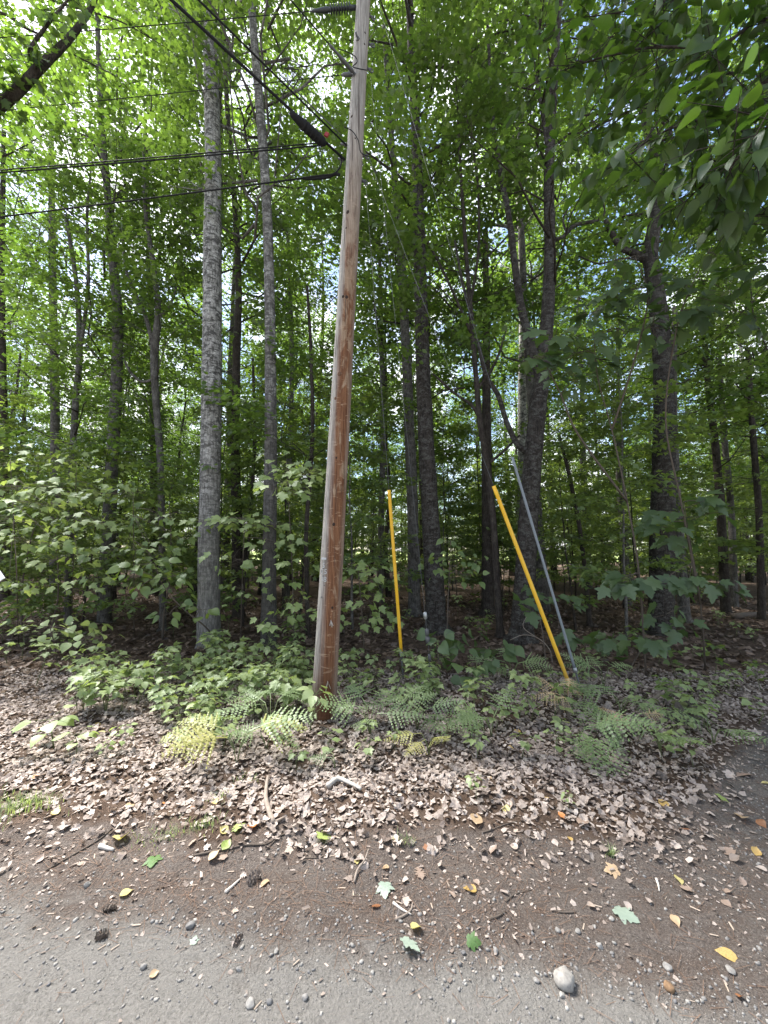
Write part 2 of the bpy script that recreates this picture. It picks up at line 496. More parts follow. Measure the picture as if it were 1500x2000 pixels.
def ground_mat():
    m, t, out = new_mat('ground')
    ar = N(t, 'ShaderNodeAttribute', attribute_name='road'); al = N(t, 'ShaderNodeAttribute', attribute_name='litter')
    ag = N(t, 'ShaderNodeAttribute', attribute_name='grit')
    v = coords(t)
    n_big = noise(t, v, 1.3, 5, 0.6); n_mid = noise(t, v, 9.0, 6, 0.65); n_fine = noise(t, v, 95.0, 5, 0.7); n_grain = noise(t, v, 330.0, 2, 0.6)
    # gravel road
    road = mixrgb(t, ramp(t, [(0.34, 0), (0.68, 1)], n_fine).outputs['Color'], (0.10, 0.095, 0.088), (0.25, 0.237, 0.222))
    road = mixrgb(t, ramp(t, [(0.35, 0), (0.7, 0.75)], n_mid).outputs['Color'], road, (0.18, 0.170, 0.159))
    vor = N(t, 'ShaderNodeTexVoronoi', Scale=105.0, Randomness=1.0); t.links.new(v, vor.inputs['Vector'])
    chip = ramp(t, [(0.10, 1), (0.30, 0)], vor.outputs['Distance']).outputs['Color']
    sel = ramp(t, [(0.60, 0), (0.66, 1)], vor.outputs['Color']).outputs['Color']
    chipm = math_(t, 'MULTIPLY', chip, sel)
    vcol = ramp(t, [(0.0, (0.10, 0.10, 0.105)), (0.5, (0.22, 0.21, 0.19)), (1.0, (0.38, 0.36, 0.34))], noise(t, v, 60.0, 1)).outputs['Color']
    road = mixrgb(t, math_(t, 'MULTIPLY', chipm, 0.8), road, vcol)
    road = mixrgb(t, math_(t, 'MULTIPLY', n_grain, 0.45), road, (0.15, 0.14, 0.13))
    # brown dirt with crumbs and needle bits
    vs_ = coords(t, 'Object', (1.0, 2.2, 1.0))
    dirt = mixrgb(t, ramp(t, [(0.32, 0), (0.66, 1)], n_fine).outputs['Color'], (0.05, 0.040, 0.035), (0.145, 0.122, 0.109))
    dirt = mixrgb(t, ramp(t, [(0.42, 0), (0.62, 0.7)], noise(t, vs_, 5.0, 6, 0.7)).outputs['Color'], dirt, (0.08, 0.058, 0.047))
    dirt = mixrgb(t, ramp(t, [(0.62, 0), (0.70, 0.7)], noise(t, vs_, 150.0, 2, 0.5)).outputs['Color'], dirt, (0.34, 0.29, 0.25))
    dirt = mixrgb(t, math_(t, 'MULTIPLY', chipm, math_(t, 'MULTIPLY', ag.outputs['Fac'], 0.9)), dirt, (0.34, 0.32, 0.30))
    grey = mixrgb(t, ramp(t, [(0.36, 0), (0.66, 1)], n_fine).outputs['Color'], (0.075, 0.069, 0.063), (0.19, 0.177, 0.163))
    dirt = mixrgb(t, math_(t, 'MULTIPLY', ag.outputs['Fac'], ramp(t, [(0.35, 0.05), (0.65, 0.85)], n_mid).outputs['Color']), dirt, grey)
    # forest floor under the leaves
    v2 = N(t, 'ShaderNodeTexVoronoi', Scale=17.0, Randomness=1.0); t.links.new(v, v2.inputs['Vector'])
    lit = mixrgb(t, v2.outputs['Color'], (0.05, 0.033, 0.024), (0.14, 0.10, 0.076))
    lit = mixrgb(t, ramp(t, [(0.4, 0.2), (0.65, 0.9)], n_mid).outputs['Color'], lit, (0.055, 0.038, 0.028))
    jitter = math_(t, 'MULTIPLY', math_(t, 'SUBTRACT', n_mid, 0.5), 0.9)
    rf = ramp(t, [(0.20, 0), (0.80, 1)], math_(t, 'ADD', ar.outputs['Fac'], jitter)).outputs['Color']
    lf = ramp(t, [(0.35, 0), (0.65, 1)], math_(t, 'ADD', al.outputs['Fac'], jitter)).outputs['Color']
    c = mixrgb(t, lf, dirt, lit)
    c = mixrgb(t, rf, c, road)
    h = math_(t, 'ADD', math_(t, 'MULTIPLY', n_fine, 0.8), math_(t, 'ADD', math_(t, 'MULTIPLY', chipm, 0.5), math_(t, 'ADD', math_(t, 'MULTIPLY', n_mid, 1.6), math_(t, 'MULTIPLY', n_grain, 0.25))))
    principled(t, out, c, 0.95, 0, h, 0.95, 0.016, 0.12)
    return m
M['ground'] = ground_mat()
def meadow_mat():
    m, t, out = new_mat('meadow')
    v = coords(t)
    c = mixrgb(t, noise(t, v, 0.15, 6, 0.7), (0.11, 0.17, 0.04), (0.24, 0.27, 0.10))
    principled(t, out, c, 0.95)
    return m
M['meadow'] = meadow_mat()

# ------------------------------------------------------------------ the ground
def build_ground():
    def axis(a, b, step, lo, hi, g):
        xs = list(np.arange(a, b + 1e-6, step)); s = step; x = xs[-1]
        while x < hi: s *= g; x += s; xs.append(x)
        s = step; x = xs[0]; pre = []
        while x > lo: s *= g; x -= s; pre.append(x)
        return np.array(pre[::-1] + xs)
    X = axis(-3.6, 4.2, 0.028, -320, 320, 1.14)
    Y = axis(1.0, 4.4, 0.022, -60, 600, 1.11)
    gx, gy = np.meshgrid(X, Y)
    Z = gh(gx, gy)
    nx, ny = len(X), len(Y)
    V = np.stack([gx, gy, Z], -1).reshape(-1, 3)
    idx = np.arange(nx * ny).reshape(ny, nx)
    F = np.stack([idx[:-1, :-1], idx[:-1, 1:], idx[1:, 1:], idx[1:, :-1]], -1).reshape(-1, 4)
    fc = V[F].mean(1)
    isroad = fc[:, 1] < road_edge(fc[:, 0])
    isfar = fc[:, 1] > 52
    att = {'road': road_mask(V[:, 0], V[:, 1]), 'litter': litter_mask(V[:, 0], V[:, 1]),
           'grit': np.maximum(sstep(0.9, 2.3, V[:, 0] - 0.25 * (V[:, 1] - 1.5)) * (1 - sstep(3.0, 4.5, V[:, 1])), 0.25 * (V[:, 1] < 4))}
    for name, mask, mat in (('gravel_road', isroad, M['ground']), ('forest_floor', ~isroad & ~isfar, M['ground']), ('meadow', isfar, M['meadow'])):
        f = F[mask]
        used, inv = np.unique(f, return_inverse=True)
        me = np_mesh(name, V[used], inv.reshape(-1, 4), mat)
        for k, a in att.items():
            at = me.attributes.new(k, 'FLOAT', 'POINT'); at.data.foreach_set('value', a[used].astype(np.float32))
        tag(link_mesh(name, me), kind='structure')
build_ground()

# ------------------------------------------------------------------ leaf shapes (base at origin, tip at +Y, face +Z)
def T_maple_lo():
    V = np.array([(0, 0, 0), (-.5, .42, -.06), (-.2, .58, 0.02), (0, 1, -.10), (.2, .58, 0.02), (.5, .42, -.06)], float)
    return V, np.array([(0, 2, 1), (0, 3, 2), (0, 4, 3), (0, 5, 4)])
def T_ovate_lo():
    V = np.array([(0, 0, 0), (-.3, .35, .05), (-.22, .7, .03), (0, 1, -.08), (.22, .7, .03), (.3, .35, .05), (0, .5, -.03)], float)
    return V, np.array([(0, 6, 1), (1, 6, 2), (2, 6, 3), (3, 6, 4), (4, 6, 5), (5, 6, 0)])
_half = [(0.05, -0.05), (0.22, -0.07), (0.40, 0.08), (0.32, 0.20), (0.44, 0.30), (0.60, 0.56), (0.42, 0.54), (0.25, 0.52), (0.31, 0.70), (0.19, 0.74), (0.13, 0.88)]
def leaf_fan(half, fold, droop, curl, twist=0.0, tipx=0.0, mid=(0, .34)):
    out = [(0, 0)] + half + [(tipx, 1.0)] + [(-x, y) for x, y in half[::-1]]
    P = np.array([mid] + out, float)
    x, y = P[:, 0], P[:, 1]
    z = fold * np.abs(x) - droop * y ** 2 + curl * np.sin(5 * x + 3 * y) + twist * x * y
    V = np.stack([x, y, z], 1)
    n = len(out)
    F = [(0, 1 + i, 1 + (i + 1) % n) for i in range(n)]
    F = [(a, c, b) for a, b, c in F]
    F = [(a, c, b) for a, b, c in F]
    return V, np.array(F)
def maple_hi(fold=0.1, droop=0.25, curl=0.03, twist=0.0): return leaf_fan(_half, fold, droop, curl, twist)
_oak = [(0.04, 0.0), (0.10, 0.12), (0.28, 0.16), (0.14, 0.27), (0.36, 0.40), (0.17, 0.46), (0.38, 0.62), (0.17, 0.64), (0.27, 0.80), (0.11, 0.82)]
def oak_hi(fold=0.1, droop=0.1, curl=0.05, twist=0.0): return leaf_fan(_oak, fold, droop, curl, twist, mid=(0, .45))
def ovate_hi(fold=0.2, droop=0.3, wid=0.36, curl=0.0, twist=0.0):
    ys = [0, .08, .24, .42, .60, .78, .90, 1.0]
    ws = [0, .55, .95, 1.0, .84, .46, .17, 0]
    V, F = [], []
    for y, w in zip(ys, ws):
        for s in (-1, 0, 1):
            x = s * w * wid
            V.append((x, y, fold * abs(x) - droop * y * y + curl * math.sin(7 * y + 2 * s) + twist * x * y))
    for i in range(len(ys) - 1):
        for k in (0, 1):
            a = i * 3 + k
            F.append((a, a + 1, a + 4)); F.append((a, a + 4, a + 3))
    return np.array(V), np.array(F)
def shape_mesh(name, VF, mat):
    return np_mesh(name, VF[0], VF[1], mat)

def frames(d, n):
    """rows d (N,3) directions, n approx normals -> (N,3,3) matrices with columns x,y=d,z"""
    d = d / np.linalg.norm(d, axis=1, keepdims=True)
    n = n - d * (n * d).sum(1, keepdims=True)
    n = n / np.maximum(np.linalg.norm(n, axis=1, keepdims=True), 1e-6)
    x = np.cross(d, n)
    return np.stack([x, d, n], -1)
def scatter(TV, TF, Rm, loc, size):
    """copies of a template: Rm (N,3,3), loc (N,3), size (N,) or (N,3)"""
    size = np.asarray(size, float)
    S = size[:, None, None] * TV[None] if size.ndim == 1 else size[:, None, :] * TV[None]
    V = np.einsum('nij,nkj->nki', Rm, S) + loc[:, None, :]
    F = TF[None] + (np.arange(len(loc)) * len(TV))[:, None, None]
    return V.reshape(-1, 3), F.reshape(-1, TF.shape[1])

# ------------------------------------------------------------------ tree forms (trunk, branches, crown) shared by many trees
def spray_leaves(C, D, n, L, W, size, rr, sag=0.25, tilt=0.45):
    """flat sprays: C centres (S,3), D twig directions (S,3); n leaves each along a twig of length L"""
    S = len(C)
    D = D / np.linalg.norm(D, axis=1, keepdims=True)
    up = np.array([0, 0, 1.0])
    Pp = np.cross(D, up); Pp /= np.maximum(np.linalg.norm(Pp, axis=1, keepdims=True), 1e-6)
    tt = (np.arange(n) + rr.random((S, n))) / n
    side = np.where((np.arange(n) % 2) == 0, 1.0, -1.0)[None] * np.ones((S, 1))
    off = side * W * (0.25 + 0.75 * rr.random((S, n))) * (1.05 - 0.6 * tt)
    pos = C[:, None] + D[:, None] * ((tt - 0.15) * L)[..., None] + Pp[:, None] * off[..., None]
    pos[..., 2] += -sag * tt ** 2 * L + rr.normal(0, 0.05 * L, (S, n))
    d = D[:, None] * 0.7 + Pp[:, None] * (side * 0.75)[..., None] + rr.normal(0, 0.35, (S, n, 3))
    d[..., 2] -= 0.30
    nn = up + rr.normal(0, tilt, (S, n, 3))
    tint = np.repeat(np.clip(rr.random((S, 1)) * 0.6 + rr.random((S, n)) * 0.4, 0, 0.999), 1, 0)
    sz = size * (0.65 + 0.6 * rr.random((S, n)))
    return pos.reshape(-1, 3), frames(d.reshape(-1, 3), nn.reshape(-1, 3)), sz.ravel(), tint.ravel()

def tree_form(name, H, r0, z0, nl, lmax, el, nspr, nleaf, lsize, leaf, bark, seed, shape='round', tmpl=None, twl=0.6, lean=0.02):
    rr = np.random.default_rng(seed)
    # trunk
    m = 9
    pts = []
    ox = oy = 0.0
    for i in range(m):
        z = H * i / (m - 1)
        pts.append((ox, oy, z - (0.15 if i == 0 else 0)))
        ox += rr.normal(0, lean * H / m * 1.6); oy += rr.normal(0, lean * H / m * 1.6)
    rad = [r0 * (1.25 if i == 0 else (1 - 0.88 * (i / (m - 1)) ** 0.9)) for i in range(m)]
    rad[1] = max(rad[1], r0 * 0.9)
    V, F = tube(pts, rad, 8, 0.05, per=2, rseed=seed)
    trunk = MB().add(V, F).mesh(name + '_trunk', bark)
    P = np.array(pts)
    def axis_at(z): return np.array([np.interp(z, P[:, 2], P[:, 0]), np.interp(z, P[:, 2], P[:, 1]), z])
    br = MB(); Cs, Ds = [], []
    for i in range(nl):
        f = (i + rr.random()) / nl
        z = z0 + (H * 0.97 - z0) * f
        prof = math.sin(math.pi * min(1, 0.18 + 0.82 * f)) ** 0.7 if shape == 'round' else (1 - 0.75 * f)
        l = lmax * (0.35 + 0.65 * prof) * rr.uniform(0.65, 1.15)
        a = i * 2.4 + rr.normal(0, 0.5)
        e = R(el) * rr.uniform(0.5, 1.4) + f * 0.5
        h = np.array([math.cos(a), math.sin(a), 0])
        b0 = axis_at(z)
        seg = [b0]
        for k in range(1, 5):
            t = k / 4
            seg.append(b0 + h * l * t * math.cos(e) + np.array([0, 0, l * math.sin(e) * (t ** 1.15) - 0.10 * l * t * t]) + rr.normal(0, 0.045 * l, 3))
        br_r = max(0.006, r0 * 0.26 * (1 - 0.7 * f) * (l / lmax))
        V, F = tube(seg, [br_r, br_r * .8, br_r * .6, br_r * .4, br_r * .15], 5, rseed=i)
        br.add(V, F)
        seg = np.array(seg)
        for s in range(nspr):
            t = 0.22 + 0.82 * (s + rr.random()) / nspr
            t = min(t, 1.0)
            c = np.array([np.interp(t * 4, range(5), seg[:, j]) for j in range(3)])
            sd = 1 if s % 2 else -1
            ang = a + sd * rr.uniform(0.2, 1.25) * (1.1 - 0.7 * t)
            d = np.array([math.cos(ang), math.sin(ang), rr.uniform(-0.15, 0.30)])
            reach = l * 0.30 * (1.15 - t) * rr.random()
            c2 = c + d * reach
            if reach > 0.25:
                V, F = tube([c, (c + c2) / 2 + rr.normal(0, 0.03, 3), c2], [br_r * .35 + .002, .004, .002], 3, cap=False)
                br.add(V, F)
            e2 = c2 + d * twl
            V, F = tube([c2, e2], [.0035, .0015], 3, cap=False); br.add(V, F)
            Cs.append(c2); Ds.append(d)
    Cs, Ds = np.array(Cs), np.array(Ds)
    pos, Rm, sz, tint = spray_leaves(Cs, Ds, nleaf, twl, twl * 0.42, lsize, rr)
    TV, TF = tmpl or T_maple_lo()
    V, F = scatter(TV, TF, Rm, pos, sz)
    crown = np_mesh(name + '_crown', V, F, leaf, np.repeat(tint, len(TV)))
    return {'trunk': trunk, 'branches': br.mesh(name + '_branches', bark), 'crown': crown, 'H': H}

OV, ML = T_ovate_lo(), T_maple_lo()
OVS = (OV[0] * np.array([.85, 1, 1.3]), OV[1])
TALL = [tree_form('tall%d' % i, H, r, z0, nl, lm, 34, 12, 16, 0.115, M['leaf_canopy'], b, 100 + i, 'round', tm)
        for i, (H, r, z0, nl, lm, b, tm) in enumerate([
            (19, .15, 5.5, 36, 3.3, M['bark_grey'], ML), (21, .17, 6.5, 38, 3.5, M['bark_dark'], ML),
            (17, .12, 4.5, 34, 3.0, M['bark_maple'], ML), (22, .16, 8.0, 34, 3.0, M['bark_birch'], OV), (18, .13, 5.0, 36, 3.2, M['bark_dark'], ML)])]
MID = [tree_form('mid%d' % i, H, r, z0, nl, lm, 20, 11, 20, 0.105, M['leaf_canopy'], b, 200 + i, 'cone', tm, lean=0.03)
       for i, (H, r, z0, nl, lm, b, tm) in enumerate([
           (10, .065, 2.4, 30, 2.5, M['bark_grey'], ML), (12, .075, 3.0, 32, 2.6, M['bark_dark'], ML), (8.5, .05, 1.9, 26, 2.2, M['bark_maple'], OV), (11, .07, 2.8, 30, 2.4, M['bark_dark'], ML)])]
SAP = [tree_form('sap%d' % i, H, r, z0, nl, lm, 12, 8, 16, 0.10, M['leaf_under'], b, 300 + i, 'cone', tm, twl=0.45, lean=0.04)
       for i, (H, r, z0, nl, lm, b, tm) in enumerate([
           (4.6, .024, 0.7, 18, 1.25, M['bark_grey'], ML), (5.6, .03, 0.9, 20, 1.4, M['bark_dark'], ML), (3.4, .018, 0.5, 15, 1.0, M['twig'], OV), (4.0, .022, 0.6, 16, 1.2, M['bark_dark'], ML)])]

def place_tree(form, x, y, s, name, label, cat, group, rz=None, crown=True, z=None):
    t = empty(name, (x, y, ghf(x, y) if z is None else z), label, cat, group, random.uniform(0, 6.28) if rz is None else rz)
    t.scale = (s, s, s * random.uniform(0.92, 1.08))
    link_mesh('trunk', form['trunk'], t)
    tag(link_mesh('branches', form['branches'], t), kind='stuff')
    if crown: tag(link_mesh('crown', form['crown'], t), kind='stuff')
    return t

# ------------------------------------------------------------------ the trees one can tell apart
def key_tree(name, label, cat, Y, path, bark, limbs=(), crown=None, base_ext=True, group=None, flare=1.6):
    """path: (px, py, width px) from the base up, at depth Y; limbs: lists of the same"""
    def real(lst, Y2):
        pts, rad = [], []
        for px, py, w in lst:
            p = at_depth(px, py, Y2)
            zc = p.y * CP + (p.z - CAM_H) * SP
            pts.append(p); rad.append(w * 0.5 * zc / FPX)
        return pts, rad
    pts, rad = real(path, Y)
    b = pts[0].copy()
    g = ghf(b.x, b.y)
    if abs(b.z - g) > 0.02:
        d = (pts[0] - pts[1]); k = (g - b.z) / d.z if abs(d.z) > 1e-6 else 0
        nb = Vector((b.x + d.x * k * 0.5, b.y, g))
        if b.z > g: pts.insert(0, nb); rad.insert(0, rad[0])
        else: pts[0] = nb
    root = pts[0].copy()
    t = empty(name, root, label, cat, group)
    L = [p - root for p in pts]
    # root flare
    L2 = [L[0] + Vector((0, 0, -0.15)), L[0] + Vector((0, 0, 0.02)), L[0].lerp(L[1], min(0.5, 0.22 / max(0.2, (L[1] - L[0]).length)))] + L[1:]
    r2 = [rad[0] * flare * 1.1, rad[0] * flare, rad[0] * 1.05] + rad[1:]
    V, F = tube(L2, r2, 14, 0.045, per=5, rseed=int(path[0][0]))
    MB().add(V, F).build('trunk', bark, t)
    for lb in limbs:
        dy = 0.0
        if isinstance(lb, dict): dy, lb = lb['dy'], lb['p']
        pp, rr_ = [], []
        for i, (px, py, w) in enumerate(lb):
            p, r_ = real([(px, py, w)], Y + dy * i / max(1, len(lb) - 1))
            pp.append(p[0] - root); rr_.append(r_[0])
        V, F = tube(pp, rr_, 8, 0.05, per=4, rseed=int(lb[0][1]))
        MB().add(V, F).build('limb', bark, t)
    if crown:
        form, zc, s, axis = crown
        # the crown sits round the trunk's own axis
        i = min(range(len(L)), key=lambda k: abs(L[k].z - axis))
        for nm in ('branches', 'crown'):
            o = tag(link_mesh(nm, form[nm], t), kind='stuff')
            o.location = (L[i].x, L[i].y, zc); o.scale = (s, s, s); o.rotation_euler = (0, 0, random.uniform(0, 6.28))
    return t

key_tree('birch_tree', 'big pale grey birch with dark bark bands left of the utility pole', 'tree', 6.3,
         [(408, 1275, 42), (408, 1100, 39), (411, 900, 38), (414, 700, 36), (415, 500, 33), (416, 300, 30), (411, 100, 27), (404, -150, 20), (400, -600, 10)],
         M['bark_birch'], crown=(TALL[3], 1.0, 0.95, 9.5), flare=1.2)
key_tree('aspen_tree', 'slender aspen between the big birch and the pole, dark foot and whitish top', 'tree', 6.0,
         [(524, 1283, 30), (526, 1100, 27), (529, 880, 24), (528, 700, 21), (525, 500, 19), (517, 330, 18), (505, 180, 17), (491, 0, 14), (475, -300, 9)],
         M['bark_aspen'], crown=(TALL[0], 1.5, 0.9, 9.5), flare=1.2)
key_tree('forest_tree', 'dark straight trunk left of the big birch with a pale upper stem', 'tree', 9.0,
         [(204, 1210, 25), (212, 1050, 23), (219, 900, 22), (228, 740, 20), (230, 620, 18), (220, 500, 15), (210, 380, 13), (196, 200, 11), (186, -100, 6)],
         M['bark_grey'], crown=(TALL[2], 1.5, 1.0, 9))
key_tree('forest_tree', 'thin crooked pale stem that splits in two beside the dark straight trunk', 'tree', 8.2,
         [(318, 1225, 13), (316, 1050, 12), (313, 900, 12), (303, 760, 13), (302, 680, 15), (309, 610, 12), (300, 520, 9), (285, 420, 8), (280, 300, 6)],
         M['bark_grey'], limbs=[[(302, 690, 8), (285, 620, 8), (262, 570, 7), (245, 520, 6), (238, 440, 4)], [(309, 620, 7), (330, 600, 5), (345, 560, 3)], [(303, 740, 6), (275, 745, 5), (250, 720, 5), (240, 690, 3)]],
         crown=(MID[0], 1.0, 1.0, 7))
key_tree('forest_tree', 'dark trunk close behind the thin crooked pale stem', 'tree', 12.5,
         [(303, 1190, 15), (301, 950, 14), (299, 780, 13), (296, 640, 11), (290, 450, 9), (284, 250, 6)], M['bark_dark'], crown=(TALL[4], 1, 1, 9))
key_tree('forest_tree', 'dark trunk between the big birch and the slender aspen', 'tree', 9.5,
         [(466, 1215, 22), (463, 1050, 20), (460, 880, 18), (462, 700, 15), (466, 540, 12), (455, 350, 10), (443, 200, 9), (436, 0, 6)], M['bark_dark'],
         limbs=[[(468, 1130, 10), (480, 1080, 9), (490, 1000, 8), (497, 850, 6), (494, 700, 5)]], crown=(TALL[1], 1.5, 1.0, 9))
key_tree('forest_tree', 'thin grey stem with a fork halfway, left of the dark straight trunk', 'tree', 8.6,
         [(132, 1215, 13), (138, 980, 12), (148, 780, 11), (155, 690, 11), (150, 560, 8), (128, 420, 6)], M['bark_grey'],
         limbs=[[(155, 695, 7), (172, 560, 6), (170, 420, 5), (178, 330, 3)]], crown=(MID[1], 0.5, 1.0, 6))
key_tree('forest_tree', 'grey trunk behind the thin forked stem at the left', 'tree', 12.0,
         [(106, 1190, 17), (108, 900, 16), (106, 700, 14), (102, 500, 12), (100, 250, 8)], M['bark_grey'], crown=(TALL[0], 1, 1, 9))
key_tree('forest_tree', 'dark trunk at the left edge above the white sign tip', 'tree', 11.0,
         [(8, 1200, 16), (8, 900, 14), (4, 680, 12), (3, 500, 10), (8, 250, 7)], M['bark_dark'],
         limbs=[[(6, 900, 6), (30, 780, 5), (40, 690, 4)]], crown=(TALL[2], 1, 1, 9))
key_tree('forest_tree', 'thick dark trunk with root flare behind the first yellow guy guard', 'tree', 7.3,
         [(853, 1232, 40), (846, 1100, 36), (838, 960, 33), (830, 820, 30), (824, 660, 27), (820, 520, 25), (817, 400, 23), (812, 250, 19), (802, 60, 15), (795, -200, 10)],
         M['bark_maple'], crown=(TALL[1], 2.0, 0.95, 9.5), flare=1.6)
key_tree('forest_tree', 'paler trunk leaning close behind the thick dark trunk', 'tree', 8.8,
         [(810, 1200, 24), (806, 1000, 22), (799, 820, 20), (793, 680, 18), (784, 520, 16), (776, 400, 14), (762, 240, 11), (750, 50, 8)],
         M['bark_grey'], limbs=[[(797, 560, 7), (770, 440, 5), (745, 360, 4), (720, 310, 3)]], crown=(TALL[2], 2.0, 1.0, 9))
key_tree('maple_tree', 'dark forked maple with two stems right of the second yellow guard', 'tree', 6.6,
         [(1018, 1262, 42), (1026, 1120, 38), (1034, 980, 36), (1042, 880, 34), (1052, 780, 32), (1060, 720, 28), (1070, 600, 24), (1074, 480, 21), (1072, 350, 19), (1078, 220, 17), (1085, 100, 14), (1100, -80, 10)],
         M['bark_maple'],
         limbs=[[(1036, 885, 15), (1012, 870, 12), (990, 825, 10), (972, 770, 10), (948, 730, 9), (930, 650, 7), (905, 560, 6), (888, 470, 4)],
                [(1056, 745, 20), (1040, 680, 17), (1020, 610, 16), (1006, 520, 14), (995, 430, 12), (978, 340, 10), (962, 230, 8), (955, 100, 6), (945, -80, 4)],
                [(1080, 470, 8), (1100, 462, 7), (1120, 442, 7), (1145, 435, 7), (1166, 432, 6)], [(1166, 432, 5), (1180, 418, 4), (1178, 395, 3), (1165, 372, 2)], [(1108, 458, 4), (1100, 430, 4), (1112, 400, 3)],
                [(1074, 330, 8), (1062, 240, 7), (1050, 160, 6), (1044, 130, 4)]],
         crown=(TALL[4], 1.5, 0.9, 8.5), flare=1.6)
key_tree('forest_tree', 'thin dark crooked stem left of the forked maple', 'tree', 6.9,
         [(978, 1255, 14), (970, 1120, 13), (962, 1000, 12), (950, 900, 12), (938, 830, 11), (930, 740, 10), (922, 640, 10), (914, 540, 8), (905, 420, 7), (898, 300, 5), (890, 150, 3)],
         M['bark_dark'],
         limbs=[[(936, 815, 7), (920, 790, 6), (890, 770, 5), (862, 745, 5), (845, 730, 3)], [(932, 760, 7), (955, 730, 6), (975, 690, 5), (990, 640, 3)], [(924, 660, 6), (880, 560, 5), (845, 490, 5), (810, 430, 4)],
                [(918, 600, 6), (935, 480, 5), (930, 330, 4), (905, 200, 3)], [(955, 905, 6), (985, 880, 5), (1015, 850, 3)]],
         crown=(MID[3], 1.5, 1.0, 7))
key_tree('forest_tree', 'dark trunk half hidden behind the top of the second yellow guard', 'tree', 8.9,
         [(953, 1212, 24), (952, 1080, 22), (951, 940, 20), (950, 800, 17), (950, 650, 14), (948, 450, 10)], M['bark_dark'], crown=(TALL[0], 1, 1, 9))
key_tree('oak_tree', 'stout ridged trunk with a crooked elbow limb right of the forked maple', 'tree', 7.4,
         [(1292, 1232, 46), (1293, 1080, 42), (1296, 930, 40), (1298, 800, 37), (1294, 700, 33), (1286, 610, 31), (1275, 530, 28), (1270, 495, 27), (1280, 420, 21), (1284, 340, 20), (1272, 270, 17), (1252, 200, 14), (1235, 60, 10)],
         M['bark_maple'],
         limbs=[[(1268, 510, 17), (1250, 500, 15), (1230, 492, 12), (1213, 484, 11), (1200, 465, 11), (1190, 445, 10), (1182, 430, 7)], [(1262, 508, 4), (1215, 505, 3), (1170, 515, 3), (1130, 500, 2)],
                [(1283, 370, 9), (1300, 330, 8), (1310, 250, 6), (1300, 120, 4)]],
         crown=(TALL[1], 1.5, 0.95, 9), flare=1.6)
key_tree('forest_tree', 'grey trunk directly behind the foot of the stout ridged trunk', 'tree', 8.4,
         [(1338, 1225, 20), (1330, 1100, 18), (1320, 960, 16), (1315, 800, 13), (1318, 600, 9)], M['bark_grey'], crown=(MID[1], 1, 1, 7))
for lab, Y, path, bk, cr in (
        ('dark slim trunk in the gap right of the stout ridged trunk', 9.5, [(1418, 1200, 16), (1408, 1000, 14), (1395, 850, 12), (1380, 720, 10), (1372, 550, 7)], 'bark_dark', MID[3]),
        ('pale slim trunk beside the dark slim one in the right gap', 10.5, [(1435, 1190, 12), (1428, 1000, 11), (1415, 860, 10), (1405, 700, 8)], 'bark_grey', MID[0]),
        ('dark slim trunk nearest the right edge of the wood', 8.5, [(1488, 1215, 12), (1482, 1000, 11), (1470, 840, 10), (1460, 680, 8)], 'bark_dark', MID[1]),
        ('grey slim trunk between the forked maple and the stout ridged trunk', 11.0, [(1226, 1185, 15), (1218, 1040, 13), (1208, 920, 11), (1203, 780, 9)], 'bark_grey', TALL[4]),
        ('thin leaning dark stem just right of the grey guy guard', 8.0, [(1150, 1200, 9), (1135, 1050, 8), (1112, 930, 7), (1092, 850, 5)], 'bark_dark', SAP[1]),
        ('thin dark stem with bare twigs close left of the utility pole', 7.0, [(602, 1235, 9), (598, 1050, 9), (610, 860, 8), (608, 700, 7), (600, 560, 5)], 'bark_dark', MID[2]),
        ('slim grey trunk right of the pole behind the first yellow guard', 10.5, [(742, 1195, 13), (745, 1000, 12), (748, 850, 11), (745, 650, 9), (740, 450, 6)], 'bark_grey', TALL[2]),
        ('pale slim trunk seen past the left side of the pole', 12.5, [(560, 1180, 11), (565, 900, 10), (570, 700, 9), (560, 400, 6)], 'bark_grey', TALL[3])):
    key_tree('forest_tree', lab, 'tree', Y, path, M[bk], crown=(cr, 0.5, 1.0, 7))

# background trees and saplings
taken = [(p.location.x, p.location.y) for p in bpy.data.objects if p.type == 'EMPTY' and p.get('category') == 'tree']
def free(x, y, r):
    return all((x - a) ** 2 + (y - b) ** 2 > r * r for a, b in taken)
def where(px):
    for lim, w in ((70, 'at the left edge of the wood'), (170, 'behind the thin forked stem at left'), (262, 'behind the dark straight trunk at left'), (345, 'behind the thin crooked pale stem'), (440, 'behind the big birch'),
                   (540, 'behind the slender aspen'), (640, 'left of the pole in the wood'), (745, 'right of the pole in the wood'), (800, 'left of the thick dark trunk'), (890, 'behind the thick dark trunk'), (1000, 'left of the forked maple'),
                   (1090, 'behind the forked maple'), (1180, 'right of the forked maple'), (1260, 'left of the stout ridged trunk'), (1340, 'behind the stout ridged trunk'), (1440, 'right of the stout ridged trunk')):
        if px < lim: return w
    return 'at the right edge of the wood'
def gap_ok(x, y):   # the bright opening that shows low through the right-hand side stays thin
    return True
BARKW = {'bark_grey': 'grey', 'bark_dark': 'dark', 'bark_maple': 'brown', 'bark_birch': 'pale'}
nb = 0
tries = 0
while nb < 122 and tries < 6000:
    tries += 1
    y = 9.5 + 28 * random.random() ** 1.15
    x = random.uniform(-1.12, 1.12) * (y + 1)
    if not free(x, y, 1.25): continue
    px = 750 + 760 * x / y
    tall = random.random() < 0.43
    f = random.choice(TALL if tall else MID)
    taken.append((x, y))
    place_tree(f, x, y, random.uniform(0.8, 1.15), 'forest_tree',
               ('tall slim ' if tall else 'low-branched ') + BARKW[f['trunk'].materials[0].name] + (' tree ' if y < 20 else ' tree far ') + where(px), 'tree', 'background trees ' + where(px))
    nb += 1
nb = tries = 0
